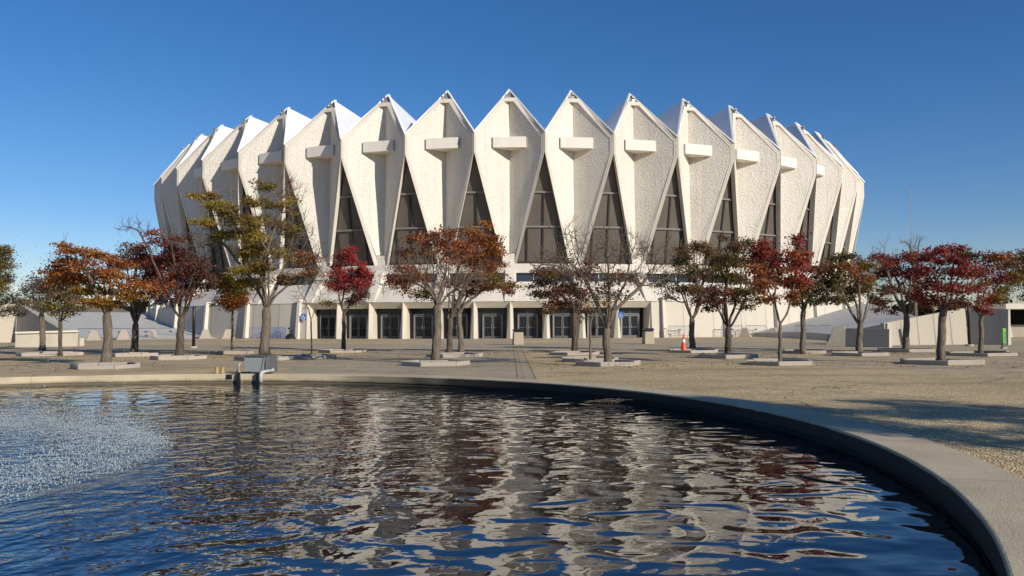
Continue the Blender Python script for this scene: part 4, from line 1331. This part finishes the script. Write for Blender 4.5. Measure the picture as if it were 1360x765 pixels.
m = MB(); m.tube([(-0.5, -0.3, 0.3), (-0.48, -0.34, 0.1), (-0.4, -0.36, 0.0), (-0.36, -0.36, -0.24)], 0.012, 7); m.tube([(-0.62, -0.2, 0.05), (-0.5, -0.3, 0.22), (-0.45, -0.3, 0.3)], 0.018, 6); m.build('conduit', M['pvc'], cab, smooth=True)
for px, lab in ((288, 'left brass stub pipe beside the pump cabinet'), (295.5, 'right brass stub pipe beside the pump cabinet')):
    p = ground(px, 497)
    m = MB(); m.lathe([(0.055, 0), (0.055, 0.16), (0.062, 0.165), (0.062, 0.185), (0.05, 0.19)], 14)
    tag(m.build('stub_pipe', M['brass'], None, p, smooth=False), lab, 'pipe', 'brass stub pipes at the rim')
m = MB(); p = ground(305, 501.5); m.box(-0.07, 0.07, -0.05, 0.05, -0.06, 0.06, 0, 0.012); m.tube([(0.05, 0, 0.05), (0.3, 0.05, 0.1), (0.5, 0.08, 0.12)], 0.01, 5)
tag(m.build('underwater_light', M['black'], None, (p.x, p.y - 0.06, 0.02)), 'small black fixture with a cable on the rim left of the pump cabinet', 'light fitting')

# floating twigs against the far rim
rr = random.Random(3)
m = MB()
pw = ground(797, 535.5, WZ)
for i in range(16):
    a = rr.uniform(-0.5, 0.5); l = rr.uniform(0.1, 0.35)
    q = pw + Vector((rr.uniform(-0.32, 0.3), rr.uniform(-0.12, 0.12), 0.015))
    d = Vector((math.cos(a), math.sin(a) * 0.7, rr.uniform(-0.05, 0.25))) * l
    m.tube([q, q + d * 0.5 + Vector((0, 0, 0.03)), q + d], 0.006, 4)
tag(m.build('floating_branch', M['bark_pale']), 'tangle of pale twigs floating by the far pond rim', 'branch')

# ------------------------------------------------------------------ concourse at far right, mast, far trees
q0, q1 = at_depth(1331, 404, 70), at_depth(1440, 404, 70)
con = empty('concourse', (q0.x, 70, 0)); tag(con, 'low flat roofed concourse with a dark opening at the far right', 'building')
zr = q0.z
m = MB(); m.box(-0.9, 22, -2, 4, zr - 0.45, zr); m.build('roof', M['smooth_concrete'], con)
m = MB(); m.box(-0.6, 22, 3.4, 3.7, -0.02, zr - 0.45); m.build('back_wall', M['interior'], con)
m = MB(); m.box(0.3, 22, 0.6, 1.0, -0.02, 1.05); m.build('low_wall', M['block_concrete'], con)
m = MB(); m.hexa(((-0.5, -1.4, 0), (0.0, -1.4, 0), (0.0, 3.3, 0), (-0.5, 3.3, 0), (-0.95, -1.4, zr - 0.46), (-0.45, -1.4, zr - 0.46), (-0.45, 3.3, zr - 0.46), (-0.95, 3.3, zr - 0.46))); m.build('leaning_pier', M['smooth_concrete'], con)
m = MB()
for i in range(9):
    m.tube([(0.3 + i * 1.4, -1.6, zr), (0.3 + i * 1.4, -1.6, zr + 0.75)], 0.03, 5)
m.build('railing', M['galv'], con)

pm_ = at_depth(1214, 431, 330)
mast_h = at_depth(1214, 251, 330).z
m = MB()
for s, t_ in ((0, 1), (1, 1), (2, 1)):
    a = R(120 * s + 20)
    m.tube([(0.42 * math.cos(a), 0.42 * math.sin(a), 0), (0.3 * math.cos(a), 0.3 * math.sin(a), mast_h)], 0.05, 4)
nb = 40
for i in range(nb):
    z0, z1 = mast_h * i / nb, mast_h * (i + 1) / nb
    for s in range(3):
        a, b = R(120 * s + 20), R(120 * s + 140)
        rr_ = 0.42 - 0.12 * i / nb
        m.tube([(rr_ * math.cos(a), rr_ * math.sin(a), z0), (rr_ * math.cos(b), rr_ * math.sin(b), z1)], 0.022, 3, cap=False)
tag(m.build('radio_mast', M['pvc'], None, (pm_.x, 330, 0)), 'thin lattice radio mast rising far behind the right hand trees', 'mast')

def tree_belt(name, spans, label):
    r_ = np.random.default_rng(11)
    V, C = [], []
    for (x0, x1, dist, h0, h1, n) in spans:
        for i in range(n):
            px = r_.uniform(x0, x1)
            c = at_depth(px, 431, dist + r_.uniform(-12, 12))
            hh = r_.uniform(h0, h1) * (0.75 + 0.25 * math.sin(px * 0.11))
            rad = r_.uniform(2.0, 3.6)
            nl = 150
            d = r_.normal(0, 1, (nl, 3)); d /= np.linalg.norm(d, axis=1)[:, None]
            pos = d * np.array((rad, rad, hh * 0.5)) * r_.uniform(0.6, 1.08, (nl, 1)) + np.array((c.x, c.y, hh * 0.5))
            nr = r_.normal(0, 1, (nl, 3)); nr /= np.linalg.norm(nr, axis=1)[:, None]
            tg = np.cross(nr, r_.normal(0, 1, (nl, 3))); tg /= np.linalg.norm(tg, axis=1)[:, None]
            bt_ = np.cross(nr, tg)
            s = r_.uniform(0.5, 1.1, (nl, 1))
            V.append(np.stack([pos - tg * s, pos + bt_ * s * .7, pos + tg * s, pos - bt_ * s * .7], 1).reshape(-1, 3))
            base = np.array(random.choice(((0.05, 0.055, 0.03), (0.09, 0.07, 0.035), (0.10, 0.06, 0.035), (0.04, 0.05, 0.028))))
            C.append(np.repeat(base * r_.uniform(0.7, 1.3, (nl, 1)), 4, 0))
    V = np.concatenate(V); C = np.concatenate(C); nq = len(V) // 4
    me = bpy.data.meshes.new(name)
    me.vertices.add(len(V)); me.loops.add(len(V)); me.polygons.add(nq)
    me.vertices.foreach_set('co', V.astype(np.float32).ravel())
    me.loops.foreach_set('vertex_index', np.arange(len(V), dtype=np.int32))
    me.polygons.foreach_set('loop_start', np.arange(0, len(V), 4, dtype=np.int32))
    me.materials.append(M['leaf'])
    at = me.attributes.new('leafcol', 'FLOAT_COLOR', 'POINT')
    at.data.foreach_set('color', np.c_[C, np.ones(len(C))].astype(np.float32).ravel())
    me.update()
    o = bpy.data.objects.new(name, me); COL.objects.link(o)
    tag(o, label, 'trees', kind='stuff')
tree_belt('distant_trees', [(-260, 215, 230, 5, 9, 150), (1130, 1600, 230, 5, 10, 150)], 'far belt of dull autumn trees along the horizon')
hb = side_tree(12.0, 4.5, 31)

# ------------------------------------------------------------------ fountain spray and fallen leaves
def drops(name, P, rad, mat, label, cat):
    n = len(P)
    o6 = np.array(((1, 0, 0), (-1, 0, 0), (0, 1, 0), (0, -1, 0), (0, 0, 1.5), (0, 0, -1.5)))
    V = (P[:, None, :] + o6[None] * rad[:, None, None]).reshape(-1, 3)
    tri = np.array(((0, 2, 4), (2, 1, 4), (1, 3, 4), (3, 0, 4), (2, 0, 5), (1, 2, 5), (3, 1, 5), (0, 3, 5)))
    Fi = (tri[None] + 6 * np.arange(n)[:, None, None]).reshape(-1)
    me = bpy.data.meshes.new(name)
    me.vertices.add(len(V)); me.loops.add(len(Fi)); me.polygons.add(len(Fi) // 3)
    me.vertices.foreach_set('co', V.astype(np.float32).ravel())
    me.loops.foreach_set('vertex_index', Fi.astype(np.int32))
    me.polygons.foreach_set('loop_start', np.arange(0, len(Fi), 3, dtype=np.int32))
    me.polygons.foreach_set('use_smooth', [True] * (len(Fi) // 3))
    me.materials.append(mat)
    me.update()
    o = bpy.data.objects.new(name, me); COL.objects.link(o)
    return tag(o, label, cat, kind='stuff')
t = NT('spray_drops')
t.base((0.50, 0.59, 0.64)); t.set(Roughness=0.12, IOR=1.33)
t.b.inputs['Transmission Weight'].default_value = 0.35
rd = np.random.default_rng(21)
pts, rads = [], []
n = 90000                       # splashing ring where the jets land
a = rd.uniform(-math.pi, math.pi, n)
jet = (0.5 + 0.5 * np.sin(a * 31 + 2 * np.sin(a * 7))) ** 2
lr = 4.75 - np.abs(rd.normal(0, 0.55, n)) + 0.1 * np.sin(a * 5) + rd.normal(0, 0.06, n)
h = np.abs(rd.exponential(0.075, n)) * (0.35 + 1.3 * np.exp(-((lr - 4.4) / 0.45) ** 2))
keep = rd.uniform(0, 1, n) < 0.3 + 0.7 * jet
P = np.stack([FOUNT.x + lr * np.cos(a), FOUNT.y + lr * np.sin(a), WZ + 0.004 + h], 1)[keep]
pts.append(P); rads.append(0.003 + 0.006 * rd.uniform(0, 1, len(P)) ** 2.5)
n = 6000                         # falling arcs
a = rd.uniform(-math.pi, math.pi, n)
u = rd.uniform(0.12, 1, n)
land = rd.normal(4.45, 0.3, n)
top = 2.9 + rd.normal(0, 0.12, n)
z = top * 4 * u * (1 - u)
rr2 = 0.3 + (land - 0.3) * u
P = np.stack([FOUNT.x + rr2 * np.cos(a), FOUNT.y + rr2 * np.sin(a), WZ + z], 1) + rd.normal(0, 0.06, (n, 3)) * (0.3 + u[:, None])
P = P[P[:, 2] > WZ + 0.005]
pts.append(P); rads.append(rd.uniform(0.002, 0.006, len(P)))
drops('fountain_spray', np.concatenate(pts), np.concatenate(rads), t.m, 'ring of white fountain spray splashing at the left of the pond', 'fountain spray')

# fallen leaves round the trees and in the planters
rl = np.random.default_rng(9)
V, C = [], []
for tdef in TREES:
    b = ground(*tdef['base'])
    n = 260
    ang_ = rl.uniform(0, 2 * math.pi, n); rad_ = np.abs(rl.normal(0, 1.7, n))
    pos = np.stack([b.x + rad_ * np.cos(ang_), b.y + rad_ * np.sin(ang_), np.where(rad_ < 0.8, 0.085, 0.012)], 1)
    pos = pos[np.hypot(pos[:, 0] - POND.x, pos[:, 1] - POND.y) > PRO]
    n = len(pos)
    nr = rl.normal(0, 0.25, (n, 3)) + np.array((0, 0, 1)); nr /= np.linalg.norm(nr, axis=1)[:, None]
    tg = np.cross(nr, rl.normal(0, 1, (n, 3))); tg /= np.linalg.norm(tg, axis=1)[:, None]
    bt_ = np.cross(nr, tg)
    s = rl.uniform(0.02, 0.045, (n, 1))
    V.append(np.stack([pos - tg * s, pos + bt_ * s * .6, pos + tg * s, pos - bt_ * s * .6], 1).reshape(-1, 3))
    cols = [c[4] for c in tdef['clumps'] if c[4] != 'bare'] or ['brown']
    cc = np.array([PAL[cols[i % len(cols)]][1] for i in range(n)])
    C.append(np.repeat(cc * rl.uniform(0.7, 1.3, (n, 1)), 4, 0))
V = np.concatenate(V); C = np.concatenate(C); nq = len(V) // 4
me = bpy.data.meshes.new('fallen_leaves')
me.vertices.add(len(V)); me.loops.add(len(V)); me.polygons.add(nq)
me.vertices.foreach_set('co', V.astype(np.float32).ravel())
me.loops.foreach_set('vertex_index', np.arange(len(V), dtype=np.int32))
me.polygons.foreach_set('loop_start', np.arange(0, len(V), 4, dtype=np.int32))
me.materials.append(M['leaf'])
at = me.attributes.new('leafcol', 'FLOAT_COLOR', 'POINT')
at.data.foreach_set('color', np.c_[C, np.ones(len(C))].astype(np.float32).ravel())
me.update()
o = bpy.data.objects.new('fallen_leaves', me); COL.objects.link(o)
tag(o, 'scattered fallen leaves under the trees', 'leaves', kind='stuff')
